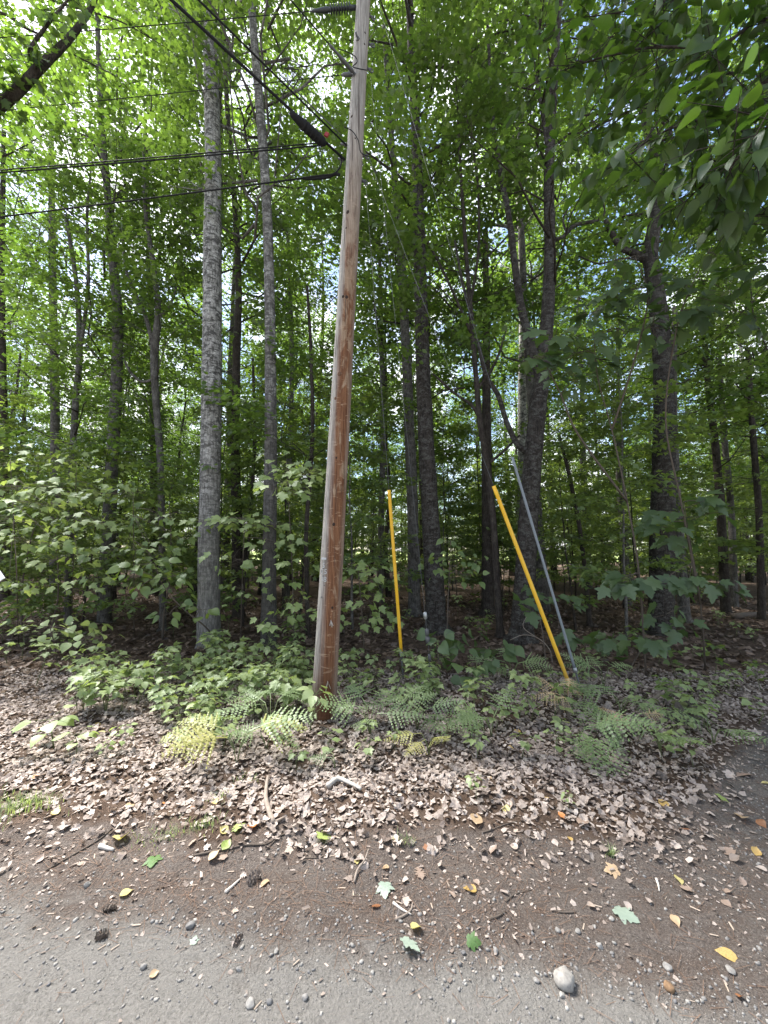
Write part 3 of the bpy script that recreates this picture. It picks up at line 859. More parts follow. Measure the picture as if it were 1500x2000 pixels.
while nb < 262 and tries < 6000:
    tries += 1
    y = 6.6 + 27 * random.random() ** 1.2
    x = random.uniform(-1.08, 1.08) * (y + 0.5)
    if not free(x, y, 0.75): continue
    px = 750 + 760 * x / y
    taken.append((x, y))
    hs = random.uniform(0.7, 1.2)
    place_tree(random.choice(SAP), x, y, hs, 'sapling', ('short' if hs < .87 else 'thin' if hs < 1.04 else 'tall') + (' near sapling ' if y < 9 else ' sapling ' if y < 14 else ' far sapling ' if y < 22 else ' remote sapling ') + where(px), 'sapling', 'understory saplings ' + where(px))
    nb += 1
nb = tries = 0
while nb < 90 and tries < 6000:
    tries += 1
    y = random.uniform(30, 50)
    x = random.uniform(-1.08, 1.08) * y
    if not free(x, y, 1.6): continue
    px = 750 + 760 * x / y
    taken.append((x, y))
    f = random.choice(MID + SAP)
    place_tree(f, x, y, random.uniform(1.0, 1.5), 'forest_tree', 'small tree at the far back, ' + where(px), 'tree', 'far edge trees ' + where(px))
    nb += 1
# trees behind the camera on the other side of the road, which shade the road's right-hand part
for x, y in ((6.5, -4.5), (9.5, -1.0), (3.5, -7.5)):
    place_tree(random.choice(TALL), x, y, 1.0, 'roadside_tree', 'leafy roadside tree across the gravel road behind the viewer', 'tree', 'trees across the road')

# ------------------------------------------------------------------ utility pole
pole_base = on_ground(631, 1402)
PY = pole_base.y
pole_top = at_depth(716, -110, PY)
def pole_axis(py):
    """point of the pole's axis seen at picture height py"""
    for k in range(2):
        lo, hi = 0.0, 1.0
        for _ in range(40):
            m = (lo + hi) / 2
            if project(pole_base.lerp(pole_top, m))[1] > py: lo = m
            else: hi = m
    return pole_base.lerp(pole_top, lo)
PR0, PR1 = 0.115, 0.073
PLEN = (pole_top - pole_base).length
def pole_r(p): return PR0 + (PR1 - PR0) * ((p - pole_base).length / PLEN)
def pole_mat():
    m, t, out = new_mat('pole_wood')
    vz = coords(t, 'Object', (1, 1, 0.05)); v = coords(t); vp = coords(t, 'Object', (1, 1, 0.28))
    sep = t.nodes.new('ShaderNodeSeparateXYZ'); t.links.new(coords(t), sep.inputs[0])
    grain = noise(t, vz, 75.0, 6, 0.7, dist=0.15)
    streak = noise(t, vz, 26.0, 5, 0.65)
    blot = noise(t, vp, 12.0, 6, 0.68, dist=0.8)
    rings = noise(t, coords(t, 'Object', (0.8, 0.8, 3.2)), 8.0, 4, 0.6, dist=1.6)
    red = mixrgb(t, ramp(t, [(0.35, 0), (0.65, 1)], grain).outputs['Color'], (0.070, 0.028, 0.014), (0.20, 0.095, 0.048))
    tan = mixrgb(t, ramp(t, [(0.35, 0), (0.65, 1)], grain).outputs['Color'], (0.15, 0.095, 0.060), (0.31, 0.22, 0.15))
    grey = mixrgb(t, ramp(t, [(0.36, 0), (0.66, 1)], grain).outputs['Color'], (0.13, 0.118, 0.106), (0.33, 0.31, 0.285))
    # how red: strongest towards the foot, gone near the top
    hz = ramp(t, [(0.0, 0.9), (0.40, 0.66), (0.62, 0.26), (0.72, 0.0)], math_(t, 'DIVIDE', sep.outputs['Z'], 8.5)).outputs['Color']
    rf = ramp(t, [(0.45, 0), (0.56, 1)], math_(t, 'ADD', blot, math_(t, 'MULTIPLY', math_(t, 'SUBTRACT', hz, 0.5), 0.36))).outputs['Color']
    c = mixrgb(t, rf, tan, red)
    c = mixrgb(t, ramp(t, [(0.60, 0), (0.68, 0.75)], rings).outputs['Color'], c, (0.34, 0.235, 0.16))
    # the weathered side (towards -X) and the upper end are silver grey
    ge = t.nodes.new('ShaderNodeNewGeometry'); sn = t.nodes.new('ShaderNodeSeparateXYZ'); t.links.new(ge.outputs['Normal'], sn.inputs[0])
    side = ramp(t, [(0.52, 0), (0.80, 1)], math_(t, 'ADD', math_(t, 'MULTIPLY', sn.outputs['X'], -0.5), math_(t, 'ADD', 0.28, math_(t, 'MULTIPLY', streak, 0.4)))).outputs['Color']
    top = ramp(t, [(0.50, 0), (0.74, 0.95)], math_(t, 'DIVIDE', sep.outputs['Z'], 8.5)).outputs['Color']
    ft = t.nodes.new('ShaderNodeMapRange'); t.links.new(math_(t, 'ADD', sep.outputs['Z'], math_(t, 'MULTIPLY', blot, 0.5)), ft.inputs['Value'])
    ft.inputs['From Min'].default_value = 0.35; ft.inputs['From Max'].default_value = 0.95; ft.inputs['To Min'].default_value = 0.85; ft.inputs['To Max'].default_value = 0.0
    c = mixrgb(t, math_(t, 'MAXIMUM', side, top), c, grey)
    c = mixrgb(t, ft.outputs['Result'], c, mixrgb(t, grain, (0.035, 0.015, 0.009), (0.11, 0.048, 0.026)))
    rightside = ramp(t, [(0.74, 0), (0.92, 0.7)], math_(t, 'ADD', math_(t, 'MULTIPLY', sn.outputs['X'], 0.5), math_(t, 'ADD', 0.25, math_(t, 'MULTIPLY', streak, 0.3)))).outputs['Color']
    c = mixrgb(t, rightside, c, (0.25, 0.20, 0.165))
    crack = ramp(t, [(0.66, 0), (0.70, 0.85)], noise(t, coords(t, 'Object', (1, 1, 0.02)), 42.0, 2, 0.5)).outputs['Color']
    c = mixrgb(t, crack, c, (0.05, 0.036, 0.03))
    h = math_(t, 'SUBTRACT', math_(t, 'ADD', grain, math_(t, 'MULTIPLY', rings, 0.8)), crack)
    principled(t, out, c, 0.85, 0, h, 0.7, 0.006, 0.2)
    return m
M['pole'] = pole_mat()
pole = empty('utility_pole', pole_base, 'tall leaning round wooden utility pole, reddish brown below and silver grey above', 'utility pole')
def loc_(p): return Vector(p) - pole_base
mseg = 60
pts = [Vector((0, 0, -0.25))] + [loc_(pole_base.lerp(pole_top, i / mseg)) for i in range(mseg + 1)]
rad = [PR0] + [PR0 + (PR1 - PR0) * i / mseg for i in range(mseg + 1)]
rad = [r * (1 + 0.006 * math.sin(i * 1.7) + 0.006 * math.sin(i * 0.6 + 1)) for i, r in enumerate(rad)]
V, F = tube(pts, rad, 36, 0.004)
MB().add(V, F).build('shaft', M['pole'], pole)
PAX = (pole_top - pole_base).normalized()
def pole_surface(px, py, out=0.0):
    """point on the pole's surface seen at a pixel, and its outward normal"""
    d = ray(px, py).normalized()
    a = pole_axis(py); r = pole_r(a)
    w = EYE - a
    dp = d - PAX * d.dot(PAX); wp = w - PAX * w.dot(PAX)
    A, B, C = dp.dot(dp), 2 * dp.dot(wp), wp.dot(wp) - r * r
    disc = max(0, B * B - 4 * A * C)
    p = EYE + d * ((-B - math.sqrt(disc)) / (2 * A))
    n = p - a; n = (n - PAX * n.dot(PAX)).normalized()
    return p + n * out, n
M['knot'] = plain('knot_wood', (0.030, 0.018, 0.013), 0.9, var=0.5)
M['knot_brown'] = plain('knot_brown', (0.10, 0.052, 0.03), 0.9, var=0.5)
for px, py, s, k in ((679, 414, 5, 'knot'), (676, 445, 2.6, 'knot'), (670, 579, 4, 'knot'), (677, 580, 4.4, 'knot'), (687, 227, 4, 'knot'), (713, 64, 3, 'knot'), (712, 86, 3, 'knot'), (663, 730, 6, 'knot_brown'),
                     (652, 1024, 4, 'knot'), (657, 894, 2.6, 'knot'), (649, 1187, 3, 'knot'), (634, 896, 2.2, 'knot'), (647, 1220, 3.5, 'knot_brown'), (655, 778, 4, 'knot_brown'), (637, 1342, 5, 'knot_brown'), (694, 270, 2.5, 'knot')):
    p, n = pole_surface(px, py)
    rr_ = s / FPX * PY * 0.72
    V, F = ICO2
    x = PAX.cross(n)
    Rm = Matrix((x, PAX, n)).transposed()
    VV = np.array([tuple(Rm @ Vector((v[0] * rr_, v[1] * rr_ * 1.2, v[2] * rr_ * 0.22))) for v in V]) + np.array(loc_(p))
    MB().add(VV, F).build('knot', M[k], pole)
# metal number tags nailed to the left of the front
def on_pole_frame(px, py, out=0.004):
    p, n = pole_surface(px, py, out)
    x = PAX.cross(n).normalized()
    return p, x, PAX, n
p, x, y, n = on_pole_frame(633, 1091)
Rm = Matrix((x, y, n)).transposed()
V, F = box(0, 0, 0, 0.064, 0.020, 0.003, Rm); MB().add(V + np.array(loc_(p)), F).build('tag_strip', M['tagmetal'], pole, smooth=False)
def digit(ch, px, py, h, mat):
    cu = bpy.data.curves.new('digit', 'FONT'); cu.body = ch; cu.size = h * 1.35; cu.extrude = 0.0012
    cu.align_x = 'CENTER'; cu.align_y = 'CENTER'
    tmp = bpy.data.objects.new('tmp', cu); COL.objects.link(tmp)
    dg = bpy.context.evaluated_depsgraph_get()
    me = bpy.data.meshes.new_from_object(tmp.evaluated_get(dg))
    bpy.data.objects.remove(tmp); bpy.data.curves.remove(cu)
    me.materials.clear(); me.materials.append(mat)
    p, x, y, n = on_pole_frame(px, py, 0.003)
    o = link_mesh('digit', me, pole)
    mt = Matrix((x, y, n)).transposed().to_4x4(); mt.translation = loc_(p); o.matrix_local = mt
for ch, px, py in (('5', 632.5, 1105), ('0', 629, 1116), ('5', 636, 1117), ('1', 630, 1130), ('8', 635, 1132)):
    digit(ch, px, py, 0.050, M['tagmetal'])
for px, py in ((633, 1110), (632, 1125), (634, 1143), (629, 1166)):
    p, x, y, n = on_pole_frame(px, py, 0.0)
    V, F = tube([loc_(p), loc_(p + n * 0.012)], [0.004, 0.005], 8); MB().add(V, F).build('nail', M['steel_dark'], pole)
# splinters standing off the face
for q in ([(644, 1222), (646, 1211), (650, 1222)], [(648, 1225), (647, 1214)], [(636, 1350), (640, 1330), (645, 1345)]):
    P = [loc_(pole_surface(a, b, 0.006)[0]) for a, b in q]
    V, F = tube(P, [0.004] * len(P), 5); MB().add(V, F).build('splinter', M['stick_pale'], pole)
# bolts, brackets and eyes
def bolt(px, py, L=0.05, r=0.011, side=None, mat='steel_dark'):
    p, n = pole_surface(px, py)
    if side is not None: n = side
    V, F = tube([loc_(p - n * 0.01), loc_(p + n * L)], r, 8)
    V2, F2 = lathe([(0, .022), (.006, .022), (.007, .019), (.018, .019)], loc_(p), n, 6)
    MB().add(V, F).add(V2, F2).build('bolt', M[mat], pole)
LEFT = Vector((-0.94, -0.34, 0.0)).normalized()
for px, py in ((699, 77), (671, 312), (676, 283), (692, 146)): bolt(px, py, 0.06, side=None)
def rim(py, ang):   # a point on the pole's surface at a bearing (0 = +X, 90 = +Y)
    a = pole_axis(py); d = Vector((math.cos(R(ang)), math.sin(R(ang)), 0)); d = (d - PAX * d.dot(PAX)).normalized()
    return a + d * pole_r(a), d
for py, ang in ((80, 15), (127, 20), (345, 25), (297, 20), (20, 30)):
    p, d = rim(py, ang)
    b = MB()
    V, F = tube([loc_(p - d * 0.01), loc_(p + d * 0.05)], 0.012, 8); b.add(V, F)
    V, F = lathe([(0, .03), (.008, .03)], loc_(p), d, 4); b.add(V, F)
    th = [loc_(p + d * 0.05 + Vector((0, 0, 0)) + (d * math.cos(a) + Vector((0, 0, 1)) * math.sin(a)) * 0.024) for a in np.linspace(0, 6.28, 11)]
    V, F = tube(th, 0.007, 6); b.add(V, F)
    b.build('eye_bolt', M['steel_dark'], pole)
# polymer insulator that holds the top wire
pa, d_ = rim(18, 188)
pb = at_depth(606, 22, PY + 0.02)
dI = (pb - pa).normalized(); LI = (pb - pa).length
prof = [(0, .022), (.05, .022), (.055, .03)]
s = 0.06
while s < LI * 0.56:
    prof += [(s, .017), (s + .008, .048), (s + .014, .046), (s + .016, .017)]
    s += 0.030
prof += [(s, .02), (s + .03, .026), (s + .10, .022), (LI - .06, .016), (LI, .007)]
V, F = lathe(prof, loc_(pa), dI, 18)
MB().add(V, F).build('insulator', M['ins_grey'], pole)
V, F = tube([loc_(pa + Vector((.02, 0, 0))), loc_(pa + dI * 0.03)], 0.016, 8); MB().add(V, F).build('insulator_bracket', M['steel_dark'], pole)

# ------------------------------------------------------------------ wires
def wire(name, label, pts, r, cat='wire', mat='black', group='wires on the utility pole', sag=0.0, per=8, extra=()):
    P = [Vector(p) for p in pts]
    root = empty(name, P[0], label, cat, group)
    Q = smooth_path(P, per) if len(P) > 2 else [P[0].lerp(P[1], i / 24) - Vector((0, 0, sag * 4 * (i / 24) * (1 - i / 24))) for i in range(25)]
    V, F = tube([q - P[0] for q in Q], r, 7)
    MB().add(V, F).build('strand', M[mat], root)
    return root, P[0]
def span_left(px0, py0, Y0, px1, py1, zdrop=0.0):
    a = at_depth(px0, py0, Y0); b = at_height(px1, py1, a.z - zdrop)
    return a, b + (b - a) * 4.0
a, b = span_left(606, 22, PY + .02, 0, 50); wire('overhead_wire', 'topmost thin wire running left from the ribbed insulator', [a, b], 0.0045, sag=0.25)
a, b = span_left(688, 144, PY - .02, 0, 197); wire('overhead_wire', 'thin wire running left from the second bolt down the pole', [a, b], 0.004, sag=0.2)
p688 = at_depth(690, 145, PY - 0.05)
V, F = lathe([(0, .012), (.02, .02), (.10, .02), (.13, .008)], loc_(p688), Vector((-1, 0.05, 0)), 10); MB().add(V, F).build('wire_clamp', M['steel_dark'], pole)
# twin cable below the splice case
a, b = span_left(628, 284, PY - 0.18, 0, 325)
w, o0 = wire('overhead_cable', 'black twin cable running left from the fat black splice case', [a, b], 0.007, 'cable', sag=0.12)
V, F = tube([Vector((0, 0, 0.03)).lerp(b - a + Vector((0, 0, .04)), i / 12) - Vector((0, 0, .12 * 4 * (i / 12) * (1 - i / 12))) for i in range(13)], 0.006, 6); MB().add(V, F).build('messenger', M['black'], w)
a, b = span_left(592, 348, PY - 0.04, 0, 412)
w, o0 = wire('overhead_cable', 'lowest black cable running left from the side of the pole', [a, b], 0.008, 'cable', sag=0.12)
pz = [at_depth(*q, PY - 0.06) for q in ((592, 348), (612, 349), (640, 346), (655, 340), (664, 342))]
V, F = tube([q - o0 for q in pz], 0.014, 8, per=4); MB().add(V, F).build('cable_end', M['black'], w)
pz = [at_depth(*q, PY - 0.14) for q in ((592, 347), (625, 343), (650, 340), (662, 330), (667, 316), (664, 304))]
V, F = tube([q - o0 for q in pz], 0.008, 7, per=4); MB().add(V, F).build('drip_loop', M['black'], w)
# cables that come over the road towards the viewer
def span_over(px0, py0, Y0, px1, py1):
    a = at_depth(px0, py0, Y0); b = at_height(px1, py1, a.z)
    return a, b, a + (b - a) * 6.0
a, b, c = span_over(673, 312, PY - 0.13, 335, 0)
w, o0 = wire('overhead_cable', 'thick black cable crossing overhead that carries the splice case', [a, c], 0.012, 'cable', sag=0.0)
def along(a, b, px):
    lo, hi = 0.0, 1.0
    for _ in range(40):
        m = (lo + hi) / 2
        if project(a.lerp(b, m))[0] > px: lo = m
        else: hi = m
    return a.lerp(b, lo)
s0, s1 = along(a, b, 636), along(a, b, 566)
dS = (s1 - s0).normalized(); LS = (s1 - s0).length
hang = Vector((0, 0, -0.03))
case = empty('splice_case', s0 + hang, 'fat black splice case hanging on the thick overhead cable near the pole', 'splice case')
V, F = lathe([(0, .012), (.03, .038), (.05, .045), (LS * .5, .045), (LS * .51, .047), (LS * .55, .047), (LS * .56, .044), (LS - .12, .040), (LS - .03, .026), (LS, .012)], (0, 0, 0), dS, 16)
MB().add(V, F).build('case_body', M['black'], case)
for k in np.linspace(.08, LS - .16, 5):
    V, F = lathe([(0, .043), (.004, .048), (.018, .048), (.022, .043)], dS * k, dS, 16); MB().add(V, F).build('band', M['black'], case)
prt = at_depth(638, 263, s0.y - 0.02)
Rr = Matrix.Rotation(0.5, 3, 'Y')
V, F = box(0, 0, 0, 0.038, 0.016, 0.042, Rr); MB().add(V + np.array(prt - s0 - hang), F).build('warning_tag', M['red'], case, smooth=False)
a, b, c = span_over(676, 283, PY - 0.11, 388, 0)
w, o0 = wire('overhead_cable', 'thin black cable crossing overhead just above the splice case', [a, c], 0.008, 'cable')
V, F = tube([Vector((0, 0, .05)) + (b - a) * k for k in (0.03, .15, .3, .45, .55)], [.004, .006, .007, .006, .004], 6); MB().add(V, F).build('wire_grip', M['steel_dark'], w)
a, b, c = span_over(691, 142, PY - 0.10, 568, 0)
w, o0 = wire('overhead_wire', 'thin wire crossing overhead from the upper side of the pole', [a, c], 0.007)
V, F = lathe([(0, .012), (.02, .020), (.16, .020), (.22, .012), (.30, .014), (.33, .008)], (0, 0, 0), (b - a), 9); MB().add(V, F).build('wire_grip', M['steel_dark'], w)
pz = [at_depth(*q, PY - 0.13) for q in ((660, 95), (682, 103), (695, 112), (697, 122), (689, 130), (700, 134), (716, 137))]
V, F = tube([q - o0 for q in pz], 0.005, 6, per=4); MB().add(V, F).build('jumper', M['black'], w)
pz = [at_depth(*q, PY - 0.11) for q in ((672, 248), (688, 256), (700, 275), (705, 298), (722, 306))]
V, F = tube([loc_(q) for q in pz], 0.0045, 6, per=4); MB().add(V, F).build('ground_lead', M['black'], pole)

# ------------------------------------------------------------------ guy wires
def guy(label, base_px, top_py, ang, guard=None, gmat=None, gr=0.018, rod=0.25, aim=None):
    b = on_ground(*base_px)
    p, d = rim(top_py, ang)
    top = p + d * 0.07
    root = empty('guy_wire', b, label, 'guy wire', 'guy wires bracing the pole')
    V, F = tube([Vector((0, 0, -0.1)), (top - b) * 0.01, (top - b)], 0.0022, 6)
    MB().add(V, F).build('strand', M['strand'], root)
    L = (top - b).length
    u = (top - b) / L
    V, F = tube([u * -0.12, u * rod], 0.010, 8)
    MB().add(V, F).build('anchor_rod', M['steel_dark'], root)
    ey = [u * rod + (u * math.cos(a) + Vector((1, 0, 0)) * math.sin(a)) * 0.022 for a in np.linspace(0, 6.28, 10)]
    V, F = tube(ey, 0.007, 6); MB().add(V, F).build('anchor_eye', M['steel_dark'], root)
    if guard:
        lo, hi = guard
        def at_py(py):
            a0, a1 = 0.0, 1.0
            for _ in range(40):
                m = (a0 + a1) / 2
                if project(b.lerp(top, m))[1] > py: a0 = m
                else: a1 = m
            return (top - b) * a0
        g0, g1 = at_py(lo), at_py(hi)
        prof_pts = [g0.lerp(g1, k / 20) for k in range(21)]
        V, F = tube(prof_pts, gr, 14)
        MB().add(V, F).build('guard', M[gmat], root)
        V, F = lathe([(-.03, .014), (-.028, .02), (0.02, .02), (.022, .014)], g0, u, 10); MB().add(V, F).build('guard_clamp', M['steel'], root)
    return root, b, u
guy('guy wire with a bright yellow guard standing between the pole and the dark trunk', (788, 1330), 345, 35, (1276, 957), 'yellow', 0.0185)
guy('guy wire with a bright yellow guard leaning left above the tan dried fern', (1119, 1356), 297, 20, (1341, 949), 'yellow', 0.0205)
guy('guy wire with a slim grey guard just behind the right-hand yellow one', (1136, 1352), -25, 25, (1308, 893), 'grey_guard', 0.014)
g, b, u = guy('bare steel guy wire with clamps in front of the thick dark trunk', (845, 1345), 127, 40)
for k, rr_ in ((0.33, .018), (0.52, .026), (0.60, .022), (0.78, .02)):
    V, F = lathe([(-.04, .01), (-.03, rr_), (.03, rr_), (.04, .01)], u * k, u, 9); MB().add(V, F).build('clamp', M['steel' if k > .7 else 'steel_dark'], g)

# ------------------------------------------------------------------ sign whose tip enters the picture at the left
sp_ = at_depth(9, 1129, 3.3)
sg = empty('sign', (sp_.x - 0.45, sp_.y, ghf(sp_.x - 0.45, sp_.y)), 'white arrow-shaped sign with blue print, only its tip in view at the left edge', 'sign')
hz = sp_.z - sg.location.z
V = np.array([(x, y, z) for y in (-.006, .006) for x, z in ((-.2, .0), (-.2, -.34), (.415, -.34 + .29), (.45, 0.0 + 0.0), (.16, .30), (-.2, .30))])
V = np.array([(x, y, z) for y in (-.006, .006) for x, z in ((-.30, -.03), (.40, -.035), (.45, 0.0), (.26, .24), (-.30, .24))]) + np.array((0, 0, hz))
n_ = 5
F = [tuple(range(n_)), tuple(range(2 * n_ - 1, n_ - 1, -1))] + [(i, i + n_, (i + 1) % n_ + n_, (i + 1) % n_) for i in range(n_)]
MB().add(V, F).build('plate', M['white_paint'], sg, smooth=False)
V, F = box(.22, -.0085, hz + .075, .28, .004, .085); MB().add(V, F).build('blue_mark', M['blue_paint'], sg, smooth=False)
V, F = box(-.1, .035, hz / 2 - .05, .06, .06, hz + .5); MB().add(V, F).build('post', M['stick'], sg, smooth=False)

# ------------------------------------------------------------------ near plants whose leaves one can tell apart
LM = {}
def leaf_set(key, mat, kind):
    out = []
    for i in range(4):
        f, dr, cu, tw = random.uniform(-.05, .28), random.uniform(.12, .42), random.uniform(-.03, .03), random.uniform(-.2, .2)
        vf = {'maple': maple_hi, 'ovate': lambda a, b, c, d: ovate_hi(a, b, .34, c, d), 'wide': lambda a, b, c, d: ovate_hi(a, b, .46, c, d), 'slim': lambda a, b, c, d: ovate_hi(a, b + .1, .27, c, d)}[kind](f, dr, cu, tw)
        out.append(shape_mesh('leaf_%s_%d' % (key, i), vf, M[mat]))
    LM[key] = out
leaf_set('light_maple', 'leaf_light', 'maple'); leaf_set('under_maple', 'leaf_under', 'maple'); leaf_set('big_maple', 'leaf_big', 'maple'); leaf_set('big_wide', 'leaf_big', 'wide')
leaf_set('right', 'leaf_right', 'slim'); leaf_set('seed_maple', 'leaf_seed', 'maple'); leaf_set('seed_ovate', 'leaf_seed', 'ovate'); leaf_set('seed_wide', 'leaf_seed', 'wide'); leaf_set('under_ovate', 'leaf_under', 'ovate')
def put_leaf(parent, me, p, d, n, s, name='leaf'):
    o = bpy.data.objects.new(name, me); COL.objects.link(o); o.parent = parent
    d = Vector(d).normalized(); n = Vector(n); n = n - d * n.dot(d)
    n = n.normalized() if n.length > 1e-5 else Vector((0, 0, 1))
    x = d.cross(n)
    mt = Matrix((x * s, d * s, n * s)).transposed().to_4x4(); mt.translation = p
    o.matrix_local = mt
    return o
def rnd3(s): return Vector((random.gauss(0, s), random.gauss(0, s), random.gauss(0, s)))

def plant(name, label, cat, base, stems, clusters, leaf, lsize, mat='twig', group=None, droop=0.35, tilt=0.35, stem_r=0.008, spread=1.0):
    """stems: lists of (px, py, depth) from the foot up; clusters: (px, py, depth, rx px, ry px, number) of leaves, each joined by a petiole-like twig to the nearest stem point"""
    root = empty(name, base, label, cat, group)
    nodes = []
    for st in stems:
        P = [Vector(base) if q is None else at_depth(*q) for q in st]
        Q = smooth_path(P, 5)
        V, F = tube([q - root.location for q in Q], np.linspace(stem_r, stem_r * 0.35, len(Q)), 6)
        MB().add(V, F).build('stem', M[mat], root)
        nodes += Q[2:]
    tw = MB()
    for (px, py, Y, rx, ry, n) in clusters:
        c = at_depth(px, py, Y)
        near = min(nodes, key=lambda q: (q - c).length)
        sc = (c.y * CP + (c.z - CAM_H) * SP) / FPX
        axis = (c - near); axis.z *= 0.5
        if axis.length < 0.05: axis = rnd3(1); axis.z = 0
        axis.normalize()
        mid = near.lerp(c, .5) + Vector((0, 0, .03))
        V, F = tube([near - root.location, mid - root.location, c - root.location], [stem_r * .45, stem_r * .35, stem_r * .25], 4, cap=False, per=3); tw.add(V, F)
        for k in range(n):
            q = c + Vector((random.uniform(-1, 1) * rx * sc, random.uniform(-1, 1) * rx * sc * 0.8 * spread, random.uniform(-1, 1) * ry * sc))
            out = (q - c); out.z *= 0.3
            out = out + axis * 0.25 * rx * sc + rnd3(.02)
            if out.length < 1e-4: out = axis.copy()
            out.normalize()
            d = out + Vector((0, 0, -droop * random.uniform(0.4, 1.8))) + rnd3(.18)
            nn = Vector((0, 0, 1)) + out * 0.35 + Vector((0, -0.75, 0)) + rnd3(tilt)
            s = lsize * random.uniform(.65, 1.2)
            put_leaf(root, random.choice(LM[leaf]), q - root.location, d, nn, s)
            V, F = tube([c.lerp(q, .15) - root.location, q - root.location], [stem_r * .2, stem_r * .12], 3, cap=False); tw.add(V, F)
    tag(tw.build('twigs', M[mat], root), kind='stuff')
    return root

# understory maples at the left, in the light of the road
def Gd(px, py): return on_ground(px, py)
for (nm, lab, bpx, Y, cl, lf) in (
        ('sapling', 'pale green maple sapling in flat layers at the left edge above the white sign', (36, 1262), 5.2, [(20, 900, 90, 22, 16), (60, 950, 70, 20, 14), (25, 1010, 60, 20, 14), (95, 985, 55, 18, 14), (40, 1060, 60, 18, 12), (110, 1040, 50, 16, 10), (18, 1130, 40, 16, 8)], 'light_maple'),
        ('sapling', 'pale green maple sapling under the thin forked stem at the left', (140, 1250), 5.8, [(150, 905, 70, 18, 14), (205, 960, 65, 18, 14), (140, 965, 55, 16, 12), (180, 1015, 60, 16, 12), (120, 1090, 50, 16, 9), (230, 1040, 55, 16, 12), (160, 1130, 55, 16, 10)], 'light_maple'),
        ('sapling', 'green maple sapling below the thin crooked pale stem', (262, 1245), 5.6, [(260, 965, 60, 18, 13), (310, 1005, 55, 18, 12), (240, 1085, 55, 18, 12), (300, 1075, 50, 18, 10), (345, 1045, 40, 16, 9), (270, 1140, 60, 18, 10), (345, 1120, 40, 16, 9)], 'under_maple'),
        ('sapling', 'low leafy sapling with rounded leaves in the shade at the left', (112, 1300), 4.9, [(95, 1215, 55, 14, 14), (150, 1225, 50, 14, 14), (60, 1235, 40, 12, 8), (170, 1245, 40, 12, 8)], 'seed_wide'),
        ('sapling', 'maple sapling reaching in front of the big birch with bright flat sprays', (470, 1265), 5.5, [(420, 1018, 50, 9, 13), (478, 1012, 50, 9, 13), (520, 1025, 50, 10, 12), (545, 1060, 45, 14, 9), (455, 1090, 45, 14, 8), (475, 1150, 45, 16, 8)], 'light_maple'),
        ('sapling', 'bright maple sapling close left of the utility pole', (575, 1278), 5.0, [(560, 905, 50, 16, 12), (605, 925, 45, 18, 12), (585, 965, 50, 16, 12), (540, 945, 40, 14, 8), (560, 1130, 40, 16, 9), (600, 1175, 40, 16, 8), (545, 1210, 40, 14, 8)], 'light_maple'),
        ('sapling', 'pale maple sapling right beside the pole holding several flat sprays', (712, 1290), 5.0, [(700, 1120, 36, 14, 10), (740, 1135, 32, 14, 9), (715, 1160, 34, 12, 8), (705, 1210, 36, 12, 8), (660, 1195, 24, 14, 7), (745, 1215, 28, 12, 6)], 'light_maple'),
        ('sapling', 'sapling with pale drooping leaves before the thick dark trunk', (872, 1300), 5.3, [(850, 1090, 40, 12, 11), (890, 1085, 40, 12, 12), (930, 1095, 36, 12, 9), (868, 1120, 40, 10, 9), (905, 1125, 30, 10, 6), (880, 1060, 30, 10, 6)], 'under_ovate'),
        ('sapling', 'dark green sapling with big hanging leaves right of the bare guy wire', (862, 1345), 4.55, [(850, 1245, 22, 12, 6), (880, 1270, 34, 18, 8), (920, 1250, 34, 14, 8), (950, 1275, 34, 18, 9), (985, 1265, 26, 14, 6), (862, 1300, 24, 14, 6), (935, 1310, 28, 14, 6)], 'big_wide'),
        ('sapling', 'thin sapling beside the grey guy guard with a few broad leaves', (1068, 1325), 5.0, [(1020, 1180, 24, 14, 6), (1060, 1165, 30, 12, 7), (1100, 1170, 20, 10, 5), (1110, 1235, 20, 12, 5), (1045, 1150, 20, 8, 4)], 'big_maple'),
        ('sapling', 'low broad-leaved sapling between the grey guard and the stout ridged trunk', (1225, 1330), 4.9, [(1195, 1250, 34, 10, 8), (1240, 1250, 34, 10, 8), (1270, 1245, 20, 10, 5), (1215, 1275, 30, 12, 5)], 'big_maple')):
    base = Gd(*bpx)
    tops = sorted(cl, key=lambda c: c[1])
    t0 = tops[0]
    stem = [None, ((bpx[0] * .75 + t0[0] * .25), bpx[1] * .6 + t0[1] * .4, (base.y + Y) / 2), (t0[0] * .8 + bpx[0] * .2, t0[1] * .85 + bpx[1] * .15, Y), (t0[0], t0[1], Y)]
    plant(nm, lab, 'sapling', base, [stem], [(c[0] + random.gauss(0, 12) * k, c[1] + random.gauss(0, 12) * k, Y + random.uniform(-.4, .4), c[2], c[3], c[4]) for c in cl for k in (range(2) if 'maple' in lf and 'big' not in lf else range(1))], lf, {'light_maple': .105, 'under_maple': .105, 'seed_wide': .11, 'under_ovate': .10, 'big_wide': .14, 'big_maple': .17}[lf], spread=2.0,
          group=None)
# dark leaning bough by the foot of the big birch
b0 = Gd(432, 1262)
plant('sapling', 'dark leaning sapling with hanging leaves at the foot of the big birch', 'sapling', b0,
      [[None, (405, 1228, 5.3), (365, 1195, 5.1), (335, 1165, 5.0), (310, 1130, 4.9)]],
      [(250, 1115, 4.9, 40, 12, 11), (300, 1100, 4.9, 34, 12, 10), (345, 1125, 5.0, 30, 14, 9), (350, 1160, 5.0, 26, 14, 7), (395, 1190, 5.2, 26, 16, 8), (275, 1145, 4.9, 30, 10, 6), (330, 1200, 5.0, 22, 10, 5)], 'under_ovate', .15, stem_r=.012)
